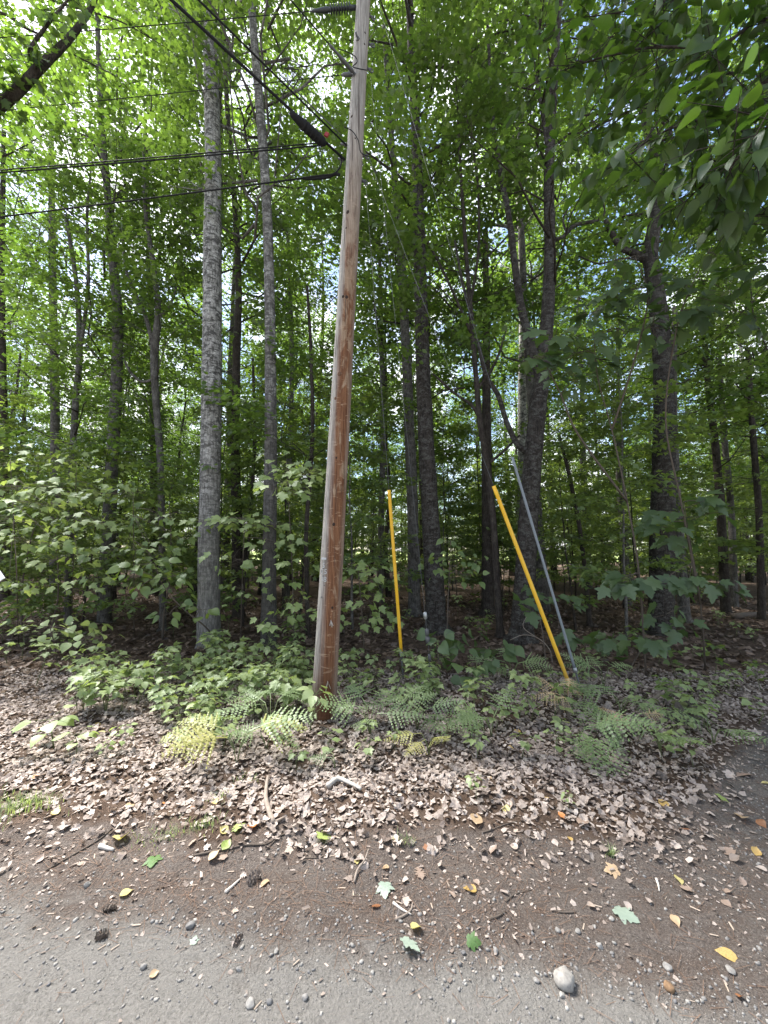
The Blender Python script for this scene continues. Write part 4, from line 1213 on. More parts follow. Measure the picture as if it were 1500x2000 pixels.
# the two striped maples at the right with large hanging leaves
b0 = Gd(1262, 1322)
plant('sapling', 'large-leaved sapling with hanging dark leaves in front of the stout ridged trunk', 'sapling', b0,
      [[None, (1248, 1120, 4.5), (1225, 980, 4.3), (1195, 840, 4.2), (1168, 740, 4.1), (1160, 660, 4.0)], [(1225, 980, 4.3), (1130, 850, 4.0), (1095, 770, 3.9), (1060, 700, 3.8)], [(1195, 840, 4.2), (1240, 700, 4.0), (1265, 580, 3.9), (1240, 500, 3.8)]],
      [(1085, 660, 3.8, 60, 22, 14), (1040, 700, 3.8, 36, 20, 9), (1125, 690, 3.9, 50, 22, 14), (1080, 725, 3.8, 40, 18, 9), (1150, 610, 3.9, 50, 24, 14), (1200, 580, 3.9, 50, 26, 15), (1250, 560, 3.8, 50, 26, 14), (1210, 640, 3.9, 50, 26, 14), (1130, 740, 3.9, 50, 22, 12), (1275, 640, 3.9, 40, 24, 11),
       (1200, 520, 3.8, 40, 18, 10), (1165, 700, 4.0, 40, 22, 10), (1230, 1130, 4.4, 40, 10, 9), (1200, 1140, 4.4, 30, 9, 6)], 'big_maple', .16, stem_r=.013, droop=0.6, tilt=.3)
b0 = Gd(1378, 1312)
plant('sapling', 'large-leaved sapling at the far right with two thin dark stems', 'sapling', b0,
      [[None, (1368, 1180, 4.6), (1352, 1080, 4.5), (1335, 980, 4.4)], [(1368, 1180, 4.6), (1330, 980, 4.2), (1300, 820, 4.0), (1320, 650, 3.8), (1350, 560, 3.7), (1390, 480, 3.6)]],
      [(1290, 1140, 4.4, 40, 10, 11), (1345, 1135, 4.4, 44, 11, 12), (1400, 1145, 4.5, 36, 11, 10), (1320, 1000, 4.3, 46, 20, 10), (1375, 985, 4.3, 40, 18, 9), (1290, 1030, 4.3, 36, 18, 8), (1350, 1060, 4.4, 40, 16, 8), (1410, 1000, 4.3, 30, 16, 6), (1380, 610, 3.7, 46, 20, 9), (1340, 560, 3.7, 50, 24, 11), (1420, 570, 3.7, 50, 24, 11), (1470, 620, 3.7, 40, 24, 9),
       (1400, 500, 3.6, 50, 24, 11), (1340, 620, 3.8, 40, 20, 8), (1310, 700, 4.0, 40, 20, 7), (1300, 1200, 4.6, 30, 16, 8), (1340, 1220, 4.6, 24, 16, 6)], 'big_maple', .16, stem_r=.012, droop=0.6, tilt=.3)

# roadside trees just outside the frame whose boughs hang into the top corners
def overhang(name, label, cat, foot, H, r, boughs, leaf, lsize, loleaf, n_ind, mat, bark, per_m, depth_j=.35, wide=0.28):
    root = empty(name, (foot[0], foot[1], ghf(*foot)), label, cat)
    V, F = tube([Vector((0, 0, -.15)), Vector((0, 0, .1)), Vector((.05, .05, H * .35)), Vector((-.05, .1, H * .7)), Vector((0, 0, H))], [r * 1.4, r * 1.1, r * .85, r * .55, r * .2], 12, .04, per=4)
    MB().add(V, F).build('trunk', M[bark], root)
    cand = []
    tw = MB()
    for bi, (hz, pix, br) in enumerate(boughs):
        P = [root.location + Vector((0, 0, hz))] + [at_depth(*q) for q in pix]
        Q = smooth_path(P, 8)
        V, F = tube([q - root.location for q in Q], np.linspace(br, br * .2, len(Q)), 7, .05)
        MB().add(V, F).build('limb', M[bark], root)
        k0 = 4
        for i in range(k0, len(Q) - 1):
            seg = Q[i + 1] - Q[i]; L = seg.length
            for _ in range(max(1, int(per_m * L + random.random()))):
                c = Q[i].lerp(Q[i + 1], random.random())
                side = Vector((random.uniform(-1, 1), random.uniform(-1, 1), random.uniform(-.55, .35)))
                side.normalize()
                e = c + side * wide * random.uniform(.4, 1.5)
                V, F = tube([c - root.location, c.lerp(e, .6) - root.location + Vector((0, 0, .02)), e - root.location], [.004, .003, .0015], 3, cap=False); tw.add(V, F)
                for j in range(4):
                    q = c.lerp(e, .35 + .22 * j) + rnd3(.03)
                    d = side + rnd3(.4) + Vector((0, 0, -.5))
                    cand.append((q - root.location, d, Vector((0, -.15, 1)) + rnd3(.4), lsize * random.uniform(.65, 1.2)))
    tag(tw.build('twigs', M[bark], root), kind='stuff')
    # the largest-showing leaves inside the frame are objects of their own
    def key(cn):
        p = cn[0] + root.location
        if p.y < .3: return 1e9
        x, y = project(p)
        return ((p - EYE).length) + (0 if -60 < x < 1560 and -60 < y < 2000 else 100)
    cand.sort(key=key)
    for q, d, n, s in cand[:n_ind]: put_leaf(root, random.choice(LM[leaf]), q, d, n, s)
    rest = cand[n_ind:]
    if rest:
        TV, TF = loleaf
        V, F = scatter(TV, TF, frames(np.array([tuple(c[1]) for c in rest]), np.array([tuple(c[2]) for c in rest])), np.array([tuple(c[0]) for c in rest]), np.array([c[3] for c in rest]))
        me = np_mesh('outer_leaves', V, F, M[mat], np.repeat(rng.random(len(rest)), len(TV)))
        tag(link_mesh('foliage', me, root), kind='stuff')
    return root
overhang('roadside_tree', 'tree just outside the right edge whose leafy boughs hang into the top right corner', 'tree', (4.6, 2.7), 9, .13,
         [(3.3, [(1560, 300, 2.6), (1420, 330, 2.5), (1330, 400, 2.5)], 0.017), (3.6, [(1560, 180, 2.5), (1420, 220, 2.4), (1290, 260, 2.4), (1200, 330, 2.5)], 0.017), (4.0, [(1560, 60, 2.4), (1400, 90, 2.4), (1250, 95, 2.6), (1120, 130, 2.9), (1030, 170, 3.1)], 0.015),
          (4.4, [(1540, -60, 2.4), (1380, -20, 2.5), (1230, 20, 2.8), (1100, 40, 3.1)], 0.015), (3.0, [(1580, 440, 2.8), (1480, 420, 2.7), (1400, 450, 2.7)], 0.012), (4.9, [(1500, -200, 2.4), (1250, -120, 2.8), (1080, -70, 3.2)], 0.015),
          (3.8, [(1600, 250, 2.1), (1480, 280, 2.0), (1420, 330, 2.1)], 0.012), (3.4, [(1540, 520, 3.2), (1490, 510, 3.2)], 0.011), (4.2, [(1500, 150, 3.2), (1330, 180, 3.4), (1180, 240, 3.6), (1080, 300, 3.8)], 0.014), (3.7, [(1500, 350, 3.4), (1330, 300, 3.5), (1240, 320, 3.6)], 0.012)],
         'right', .14, OVS, 300, 'leaf_right', 'bark_dark', 32, wide=.36)
leaf_set('left_maple', 'leaf_canopy', 'maple')
overhang('roadside_tree', 'tree just outside the left edge whose dark bough crosses the top left corner', 'tree', (-5.6, 3.1), 9, .14,
         [(3.9, [(-60, 240, 3.6), (20, 190, 3.6), (75, 135, 3.6), (135, 75, 3.7), (178, 15, 3.8), (215, -80, 3.9)], .075), (4.3, [(40, 170, 3.6), (58, 100, 3.5), (95, 45, 3.5), (135, -5, 3.5), (160, -70, 3.5)], .028),
          (4.6, [(-60, 40, 3.8), (60, 60, 3.9), (150, 110, 4.0), (230, 150, 4.1)], .02), (5.0, [(-40, -60, 3.9), (100, 0, 4.0), (230, 40, 4.2), (320, 90, 4.3)], .02), (5.2, [(60, -120, 4.0), (220, -60, 4.2), (330, -10, 4.4)], .02),
          (3.6, [(-60, 330, 4.0), (20, 300, 4.1), (90, 260, 4.2)], .02)],
         'left_maple', .085, ML, 280, 'leaf_canopy', 'bark_dark', 16, wide=.25)

# ------------------------------------------------------------------ seedlings, the low green band along the verge
def seedling_proto(kind, nleaf, h, ls, two_tier=False):
    root = empty('seedling', (0, 0, 0), None, 'seedling')
    V, F = tube([Vector((0, 0, -.02)), Vector((random.gauss(0, .02), random.gauss(0, .02), h * .6)), Vector((random.gauss(0, .03), random.gauss(0, .03), h))], [.004, .003, .002], 5)
    MB().add(V, F).build('stem', M['stem_green'], root)
    pet = MB()
    for k in range(nleaf):
        a = k * 2.4 + random.gauss(0, .3); tier = 1.0 if k < nleaf * .6 else random.uniform(.45, .85)
        o = Vector((math.cos(a), math.sin(a), 0))
        p0 = Vector((0, 0, h * tier)); p1 = p0 + o * random.uniform(.03, .09) + Vector((0, 0, random.uniform(0, .05)))
        V, F = tube([p0, p1], [.0016, .0012], 3, cap=False); pet.add(V, F)
        put_leaf(root, random.choice(LM[kind]), p1, o + Vector((0, 0, random.uniform(-.45, .15))), Vector((0, 0, 1)) + o * random.uniform(.1, .7) + rnd3(.25), ls * random.uniform(.7, 1.2))
    tag(pet.build('petioles', M['stem_green'], root), kind='stuff')
    return root
PROTO = {}
def add_seedling(kind, px, py, s, label, group):
    if not PROTO:
        for k, (lf, n, h, ls) in {'maple_a': ('seed_maple', 12, .24, .072), 'maple_b': ('seed_maple', 17, .34, .070), 'maple_c': ('seed_maple', 8, .16, .068), 'ovate_a': ('seed_ovate', 11, .20, .072), 'wide_a': ('seed_wide', 8, .16, .075), 'shade': ('under_maple', 14, .34, .08)}.items():
            PROTO[k] = [seedling_proto(lf, n, h, ls), False]
    pr, usedp = PROTO[kind]
    o = pr if not usedp else copy_tree(pr)
    PROTO[kind][1] = True
    p = on_ground(px, py)
    o.location = (p.x, p.y, p.z); o.rotation_euler = (random.gauss(0, .08), random.gauss(0, .08), random.uniform(0, 6.28)); o.scale = (s, s, s)
    tag(o, label, 'seedling', group)
    return o
def band(n, x0, x1, y0, y1, kinds, label, smin, smax, skew=1.0):
    for _ in range(n):
        px = random.uniform(x0, x1); py = y0 + (y1 - y0) * random.random() ** skew
        if abs(px - 630) < 34 and py > 1340: continue
        if 250 < py - 1150 and px > 780 and 860 < px < 960 and 1330 < py < 1395: continue
        k = random.choice(kinds); sc_ = random.uniform(smin, smax); f = (sc_ - smin) / (smax - smin); g = (py - y0) / (y1 - y0); h = (px - x0) / (x1 - x0)
        sizew = 'small' if f < .33 else 'medium' if f < .67 else 'large'
        shp = {'m': 'lobed', 'o': 'pointed', 'w': 'rounded', 's': 'dark lobed'}[k[0]]
        row = 'back' if g < .4 else 'front'
        sid = 'left' if h < .34 else 'middle' if h < .67 else 'right'
        add_seedling(k, px, py, sc_, '%s %s-leaved seedling, %s %s of %s' % (sizew, shp, row, sid, label), 'seedlings of ' + label)
ms = ['maple_a', 'maple_b', 'maple_a', 'maple_c', 'ovate_a', 'wide_a']
sh = ['shade', 'shade', 'ovate_a', 'maple_b']
band(16, 0, 230, 1275, 1345, ms, 'the low growth at the far left', .8, 1.3)
band(55, 150, 430, 1300, 1395, ms, 'the dense patch before the birch', .8, 1.35, .8)
band(58, 400, 620, 1290, 1400, ms, 'the dense patch left of the pole', .8, 1.35)
band(14, 300, 420, 1395, 1450, ms, 'the fringe by the yellow fern', .7, 1.1)
band(36, 655, 860, 1300, 1390, ms, 'the patch right of the pole', .7, 1.15)
band(14, 860, 1090, 1310, 1420, ms, 'the growth by the dirt mound', .6, 1.1)
band(34, 1100, 1490, 1250, 1440, ['shade', 'maple_a', 'wide_a', 'ovate_a'], 'the shaded litter at right', .6, 1.1)
band(32, 0, 620, 1190, 1275, sh, 'the shade under the left trees', .8, 1.4)
band(26, 660, 1480, 1170, 1255, sh, 'the shade behind the guy wires', .6, 1.2)
band(22, 200, 1300, 1400, 1490, ['maple_c', 'ovate_a', 'wide_a', 'maple_a'], 'the open litter before the ferns', .45, .85)
for i, (px, py, k, s, lab) in enumerate((
        (105, 1462, 'wide_a', 1.5, 'broad-leaved green seedling alone in the pale leaf litter at the left'), (235, 1470, 'ovate_a', .8, 'dark green seedling lying low in front of the broad-leaved one'),
        (150, 1478, 'wide_a', 1.0, 'low green seedling touching the broad-leaved one at the left'), (604, 1428, 'ovate_a', 1.5, 'upright bright seedling with pointed leaves growing against the foot of the pole'),
        (715, 1490, 'maple_c', .8, 'small dark green seedling in the litter right of the pole foot'), (645, 1470, 'wide_a', .8, 'small seedling in the litter just in front of the pole foot'), (580, 1506, 'maple_c', .7, 'tiny green seedling in the litter left of the pale bone-like wood'),
        (933, 1480, 'maple_c', .9, 'small bright seedling below the yellow and orange litter leaves'), (1018, 1482, 'maple_c', .9, 'small bright green seedling in the litter right of centre'), (930, 1562, 'ovate_a', .55, 'small bluish seedling at the edge of the bare dirt'),
        (1110, 1580, 'ovate_a', .35, 'tiny pale sprout on the bare dirt right of centre'), (1355, 1500, 'ovate_a', .8, 'yellowish green seedling near the dark track at the right'), (1420, 1350, 'wide_a', .9, 'two-leaved yellow green seedling in the shade at the far right'), (1330, 1470, 'ovate_a', .8, 'green seedling left of the yellowish one by the dark track'))):
    add_seedling(k, px, py, s, lab, None)

# ------------------------------------------------------------------ ferns
def frond_mesh(name, mat, npin=10, W=.42, bend=.35, seed=0, curl=0.0):
    rr = np.random.default_rng(seed)
    V, F = [], []
    def q(a, b, c, d):
        i = len(V); V.extend((a, b, c, d)); F.append((i, i + 1, i + 2)); F.append((i, i + 2, i + 3))
    def tri(a, b, c):
        i = len(V); V.extend((a, b, c)); F.append((i, i + 1, i + 2))
    def rach(t): return Vector((0, t - .12 * bend * t * t, .55 * bend * t - bend * 1.05 * t * t))
    for i in range(14):
        a, b = rach(i / 14), rach((i + 1) / 14); w = .010 * (1 - i / 16)
        q(a + Vector((-w, 0, 0)), a + Vector((w, 0, 0)), b + Vector((w, 0, 0)), b + Vector((-w, 0, 0)))
    for i in range(npin):
        t = .24 + .74 * (i / (npin - 1)) ** .92
        L = W * (1 - ((t - .24) / .78)) ** .85 + .025
        for sd in (-1, 1):
            o = rach(t); ax = Vector((sd, .42 + rr.normal(0, .06), -.10 + rr.normal(0, .10) - curl * rr.random())).normalized()
            L2 = L * rr.uniform(.85, 1.08)
            nt_ = max(4, int(L2 / .052))
            pw = Vector((-.42 * sd, 1, 0)).normalized()
            wd = .046 * (0.6 + .4 * L / W)
            for k in range(nt_):
                s0 = k / nt_; s1 = (k + .92) / nt_
                ww = wd * (1 - .8 * s0)
                dz = Vector((0, 0, -.16 * L2 * s0 * s0 - curl * .2 * L2 * s0))
                a = o + ax * L2 * s0 + dz; b = o + ax * L2 * s1 + dz
                tilt = Vector((0, 0, rr.normal(0, .006) - .004))
                tri(a, b, (a + b) / 2 + pw * ww + ax * .012 + tilt)
                tri(b, a, (a + b) / 2 - pw * ww + ax * .012 + tilt)
    V = np.array([tuple(v) for v in V]); F = np.array(F)
    return np_mesh(name, V, F, M[mat], np.full(len(V), rr.random() * .1))
FRONDS = {k: [frond_mesh('frond_%s_%d' % (k, i), m, seed=i + 40, bend=bd, curl=cu, W=w) for i, (bd, w) in enumerate(((.3, .40), (.5, .46), (.15, .36)))]
          for k, m, cu in (('green', 'fern', 0), ('yellow', 'fern_yellow', .1), ('tan', 'fern_tan', .9))}
def fern(px, py, n, L, kind, label, mixk=None, stem=.18, spread=6.28, a0=None):
    p = on_ground(px, py)
    root = empty('fern', p, label, 'fern')
    st = MB()
    for k in range(n):
        a = (a0 if a0 is not None else random.uniform(0, 6.28)) + (k - n / 2) * spread / n + random.gauss(0, .25)
        o = Vector((math.cos(a), math.sin(a), 0))
        h = stem * random.uniform(.8, 1.3) + .05
        b = o * h * .35 + Vector((0, 0, h))
        V, F = tube([Vector((0, 0, -.02)), Vector((0, 0, h * .5)) + o * h * .1, b], [.004, .0035, .003], 5); st.add(V, F)
        kk = kind if mixk is None or random.random() > mixk[1] else mixk[0]
        put_leaf(root, random.choice(FRONDS[kk]), b, o + Vector((0, 0, random.uniform(-.1, .5))), Vector((0, -.35, 1)) + rnd3(.15), L * random.uniform(.85, 1.25), 'frond')
    tag(st.build('stalks', M['stem_green'] if kind != 'tan' else M['stick'], root), kind='stuff')
    return root
fern(528, 1432, 6, .40, 'green', 'large green fern hiding the left foot of the pole', stem=.20)
fern(520, 1468, 3, .30, 'green', 'small dark fern below the large one left of the pole', stem=.08)
fern(722, 1436, 6, .38, 'green', 'broad green fern spreading just right of the pole foot', stem=.14)
fern(775, 1415, 3, .34, 'green', 'flat green fern right of the broad one beside the pole', stem=.10)
fern(462, 1492, 7, .42, 'yellow', 'yellowing fern with bright lemon fronds in the leaf litter', ('green', .25), stem=.16)
fern(575, 1322, 3, .34, 'green', 'green fern behind the pole foot on the left', stem=.14)
fern(440, 1380, 3, .34, 'green', 'green fern inside the seedling patch before the big birch', stem=.2)
fern(815, 1425, 4, .36, 'green', 'low green fern in the litter between the pole and the dirt mound', stem=.10)
fern(838, 1475, 3, .26, 'yellow', 'small withered yellow fern leaning in the litter right of the pole', stem=.10, spread=2, a0=4.5)
fern(960, 1440, 5, .38, 'green', 'pale green fern in front of the small dirt mound', stem=.10)
fern(1000, 1330, 4, .36, 'green', 'green fern behind the second yellow guard', stem=.14)
fern(930, 1330, 3, .32, 'green', 'green fern behind the small dirt mound', stem=.12)
fern(1112, 1412, 6, .26, 'tan', 'dried tan fern curled at the foot of the right-hand yellow guard', stem=.16)
fern(1235, 1435, 4, .20, 'tan', 'small rusty dried fern left of the mossy stump', stem=.10)
fern(1165, 1410, 5, .42, 'green', 'wide green fern right of the dried tan fern', stem=.13)
fern(1215, 1400, 4, .36, 'green', 'green fern between the dried ferns and the mossy stump', stem=.11)
fern(1130, 1455, 4, .46, 'green', 'long green fern frond lying forward in front of the dried fern', stem=.08, spread=1.6, a0=5.6)
fern(1290, 1470, 4, .30, 'green', 'low fern in front of the mossy stump', stem=.08)
fern(1395, 1455, 4, .32, 'green', 'low fern right of the mossy stump', stem=.08)
fern(1180, 1345, 4, .36, 'green', 'shaded fern behind the right-hand guy wire anchors', stem=.13)
fern(655, 1505, 2, .18, 'green', 'tiny fern sprig in the litter in front of the pole', stem=.04)
fern(1185, 1500, 3, .22, 'green', 'small dark fern at the front of the litter on the right', stem=.05)

# ------------------------------------------------------------------ leaf litter, needles, pebbles, grass (nobody could count these)
def scatter_ground(n, xr, yr, dens, rr):
    out = []
    while sum(len(o) for o in out) < n:
        x = rr.uniform(*xr, n * 2); y = yr[0] + (yr[1] - yr[0]) * rr.random(n * 2)
        keep = rr.random(n * 2) < dens(x, y)
        out.append(np.stack([x[keep], y[keep]], 1))
    P = np.concatenate(out)[:n]
    return np.column_stack([P, gh(P[:, 0], P[:, 1])])
def litter(name, n, xr, yr, dens, templ, size, mat, tilt, lift, seed):
    rr = np.random.default_rng(seed)
    P = scatter_ground(n, xr, yr, dens, rr)
    Vs, Fs, Ts, off = [], [], [], 0
    part = rr.integers(0, len(templ), n)
    for k, (TV, TF) in enumerate(templ):
        q = P[part == k]
        m = len(q)
        d = rr.normal(0, 1, (m, 3)); d[:, 2] *= .28
        nn = np.array([0, 0, 1.0]) + rr.normal(0, tilt, (m, 3))
        flip = rr.random(m) < .4
        nn[flip] *= -1
        q = q + np.column_stack([np.zeros(m), np.zeros(m), lift * (.3 + rr.random(m))])
        V, F = scatter(TV - np.array([0, .5, 0]), TF, frames(d, nn), q, size * (.55 + .75 * rr.random(m)))
        Vs.append(V); Fs.append(F + off); off += len(V)
        Ts.append(np.repeat(rr.random(m), len(TV)))
    me = np_mesh(name, np.concatenate(Vs), np.concatenate(Fs), mat, np.concatenate(Ts), smooth=False)
    return tag(link_mesh(name, me), kind='stuff')
FRAG = [(np.array([(-.3, 0, 0), (.35, .1, .05), (.2, .7, -.03), (-.15, 1, .06), (-.4, .5, .02)], float), np.array([(0, 1, 2), (0, 2, 3), (0, 3, 4)])), (np.array([(-.15, 0, 0), (.2, .05, .08), (.1, 1, 0), (-.2, .8, .05)], float), np.array([(0, 1, 2), (0, 2, 3)]))]
DEADT = [maple_hi(.12, .15, .10, .2), maple_hi(-.15, -.2, .09, -.3), oak_hi(.35, .25, .06, .2), oak_hi(-.1, -.3, .1), ovate_hi(.45, .35, .34, .05, .3), ovate_hi(.2, -.4, .38, -.05, -.3), maple_hi(.35, .4, .08, 0)]
in_view = lambda x, y: (np.abs(x) < 1.06 * y + .15)
bare = lambda x, y: 1 - .8 * np.exp(-(((x - .95) / .32) ** 2 + ((y - 4.0) / .24) ** 2))
fade = lambda x, y: sstep(-.42, .55, y - litter_edge(x) + .16 * wob(x, y, 4.0))
litter('leaf_litter', 14500, (-5.2, 5.4), (1.85, 5.0), lambda x, y: in_view(x, y) * fade(x, y) ** 1.3 * bare(x, y), DEADT, .050, M['dead'], .24, .012, 21)
litter('leaf_litter', 19000, (-5.2, 5.4), (1.7, 5.0), lambda x, y: in_view(x, y) * fade(x, y) ** .8 * bare(x, y) + .015, FRAG, .032, M['dead'], .35, .016, 22)
litter('leaf_litter', 5000, (-3.2, 4.4), (1.5, 3.4), lambda x, y: in_view(x, y) * (1 - road_mask(x, y) * .97) * (.25 + .75 * (wob(x, y, 3.5) > 0)), FRAG, .017, M['dead'], .3, .004, 24)
litter('leaf_litter', 17000, (-13, 13), (4.8, 12.5), lambda x, y: (np.abs(x) < 1.1 * y) * 1.0, [ML, OV], .10, M['dead_shaded'], .45, .02, 23)
# pine needles on the brown dirt
rr = np.random.default_rng(31)
P = scatter_ground(5200, (-3.0, 3.6), (1.45, 2.9), lambda x, y: (1 - road_mask(x, y) * .93) * (1 - .5 * litter_mask(x, y)) * (1 - .6 * sstep(1.0, 2.2, x)) * (.35 + .65 * (wob(x, y, 3) > -.2)), rr)
d = rr.normal(0, 1, (len(P), 3)); d[:, 2] *= .06
TV = np.array([(-.012, 0, 0), (.012, 0, 0), (.008, 1, .01), (-.008, 1, .01)]); TF = np.array([(0, 1, 2, 3)])
V, F = scatter(TV, TF, frames(d, np.array([0, 0, 1.0]) + rr.normal(0, .2, (len(P), 3))), P + np.array([0, 0, .004]), .03 + .05 * rr.random(len(P)))
tag(link_mesh('pine_needles', np_mesh('pine_needles', V, F, M['needle'])), kind='stuff')
P = scatter_ground(280, (-3.0, 3.6), (1.45, 3.0), lambda x, y: (1 - road_mask(x, y) * .95), rr)
d = rr.normal(0, 1, (len(P), 3)); d[:, 2] *= .08
TV = np.array([(-.09, 0, 0), (.09, 0, 0), (.07, 1, 0), (-.07, 1, 0), (0, .02, .1), (0, .98, .08)]); TF = np.array([(0, 4, 5, 3), (4, 1, 2, 5)])
V, F = scatter(TV, TF, frames(d, np.array([0, 0, 1.0]) + rr.normal(0, .2, (len(P), 3))), P + np.array([0, 0, .003]), .012 + .028 * rr.random(len(P)))
tag(link_mesh('wood_chips', np_mesh('wood_chips', V, F, M['chip'])), kind='stuff')
# pebbles
def pebbles(n, xr, yr, dens, smin, smax, seed, pw=3.0):
    rr = np.random.default_rng(seed)
    P = scatter_ground(n, xr, yr, dens, rr)
    TV, TF = ICO1
    TV = TV * np.array([1, .8, .6])
    d = rr.normal(0, 1, (n, 3)); d[:, 2] *= .25
    Rm = frames(d, np.array([0, 0, 1.0]) + rr.normal(0, .25, (n, 3)))
    s = smin + (smax - smin) * rr.random(n) ** pw
    sz = np.stack([s * rr.uniform(.7, 1.2, n), s * rr.uniform(.7, 1.3, n), s * rr.uniform(.6, 1.1, n)], 1)
    V, F = scatter(TV, TF, Rm, P + np.column_stack([0 * s, 0 * s, s * .18]), sz)
    V += rr.normal(0, 1, V.shape) * np.repeat(s, len(TV))[:, None] * .10
    me = np_mesh('gravel', V, F, M['pebble'], np.repeat(rr.random(n), len(TV)), smooth=True)
    return tag(link_mesh('gravel', me), kind='stuff')
edge_d = lambda x, y: np.exp(-((y - road_edge(x) - .06) / .11) ** 2) * (.35 + .65 * sstep(-1.5, 1.2, x))
pebbles(1300, (-2.6, 3.0), (1.15, 2.6), edge_d, .003, .0115, 51, 2.2)
pebbles(3200, (-2.6, 3.0), (1.1, 2.6), lambda x, y: road_mask(x, y) * .6 + .05, .0015, .009, 52, 3.0)
pebbles(3800, (.6, 4.6), (1.3, 4.2), lambda x, y: sstep(.7, 1.9, x - .2 * (y - 1.5)) * (1 - litter_mask(x, y)), 0.002, .0095, 53, 2.6)
pebbles(900, (-2.6, 2.2), (1.6, 2.4), lambda x, y: (1 - litter_mask(x, y)) * .5, .002, .009, 54, 2.5)
# grass tufts
def grass(name, spots, seed):
    rr = np.random.default_rng(seed)
    V, F = [], []
    for px, py, n, rad, h in spots:
        c = on_ground(px, py)
        for _ in range(n):
            x, y = c.x + rr.normal(0, rad), c.y + rr.normal(0, rad * .6)
            z = ghf(x, y); a = rr.uniform(0, 6.28); o = np.array([math.cos(a), math.sin(a), 0]); w = np.array([-o[1], o[0], 0]) * .0016
            hh = h * rr.uniform(.5, 1.2); b = rr.uniform(.2, .9) * hh
            p0 = np.array([x, y, z - .004]); p1 = p0 + o * b * .3 + np.array([0, 0, hh * .6]); p2 = p0 + o * b + np.array([0, 0, hh * .9])
            i = len(V); V += [p0 - w, p0 + w, p1 + w * .8, p1 - w * .8, p2]
            F += [(i, i + 1, i + 2), (i, i + 2, i + 3), (i + 3, i + 2, i + 4)]
    V = np.array(V)
    me = np_mesh(name, V, np.array(F), M['leaf_seed'], np.repeat(rr.random(len(V) // 5), 5))
    return tag(link_mesh(name, me), kind='stuff')
grass('grass', [(20, 1580, 220, .10, .07), (70, 1572, 120, .07, .06), (400, 1612, 90, .05, .05), (290, 1640, 70, .07, .03), (330, 1630, 60, .05, .035), (800, 1650, 22, .02, .05), (782, 1645, 18, .02, .05), (480, 1525, 40, .05, .04), (1195, 1672, 40, .012, .05), (430, 1560, 40, .05, .04)], 61)
for k, (px, py, tx, ty) in enumerate(((285, 1642, 287, 1560), (270, 1640, 265, 1610), (292, 1640, 300, 1585))):
    p = on_ground(px, py); q = at_depth(tx, ty, p.y)
    V, F = tube([Vector((0, 0, -.01)), (q - p) * .6, q - p], [.0012, .001, .0006], 4)
    o = MB().add(V, F).build('dry_stalk', M['stick_pale'], None, p)
    tag(o, ('tall dry grass stalk standing on the dirt at the left', 'short dry grass stalk leaning left beside the tall one', 'dry grass stalk leaning right beside the tall one')[k], 'grass stalk')

# ------------------------------------------------------------------ single fallen leaves
SHAPES = {}
for nm, f in (('maple', lambda i: maple_hi(.06 * i, .12 - .10 * i, .04, .2 * (i - 1))), ('oak', lambda i: oak_hi(.1 * i, .12 - .1 * i, .05, .2)), ('ovate', lambda i: ovate_hi(.2 + .2 * i, .1 - .25 * i, .33 + .05 * i, .03, .2)), ('wide', lambda i: ovate_hi(.12 + .2 * i, .2 - .3 * i, .44, .03, -.2))):
    SHAPES[nm] = [f(i) for i in range(3)]
_cache = {}
def fallen(px, py, shape, mat, size_px, label, group=None, ang=None, tilt=.22, lift=.008):
    i = random.randrange(3)
    key = (shape, mat, i)
    if key not in _cache:
        V, F = SHAPES[shape][i]
        V = V - np.array((0, .5, 0))
        _cache[key] = np_mesh('fallen_leaf_%s_%s_%d' % key, V, F, M[mat])
    p = on_ground(px, py)
    zc = p.y * CP + (p.z - CAM_H) * SP
    s = size_px * zc / FPX * 0.92
    a = random.uniform(0, 6.28) if ang is None else R(ang)
    d = Vector((math.cos(a), math.sin(a), random.gauss(0, tilt * .5))).normalized()
    n = Vector((0, 0, 1)) + rnd3(tilt); n = (n - d * n.dot(d)).normalized()
    V = SHAPES[shape][i][0] - np.array((0, .5, 0))
    Rm = Matrix((d.cross(n), d, n)).transposed()
    zmin = min((Rm @ Vector(v)).z for v in V) * s
    o = link_mesh('fallen_leaf', _cache[key])
    mt = (Rm * s).to_4x4(); mt.translation = p + Vector((0, 0, .002 - zmin * .7)); o.matrix_world = mt
    tag(o, label, 'leaf', group)
    return o
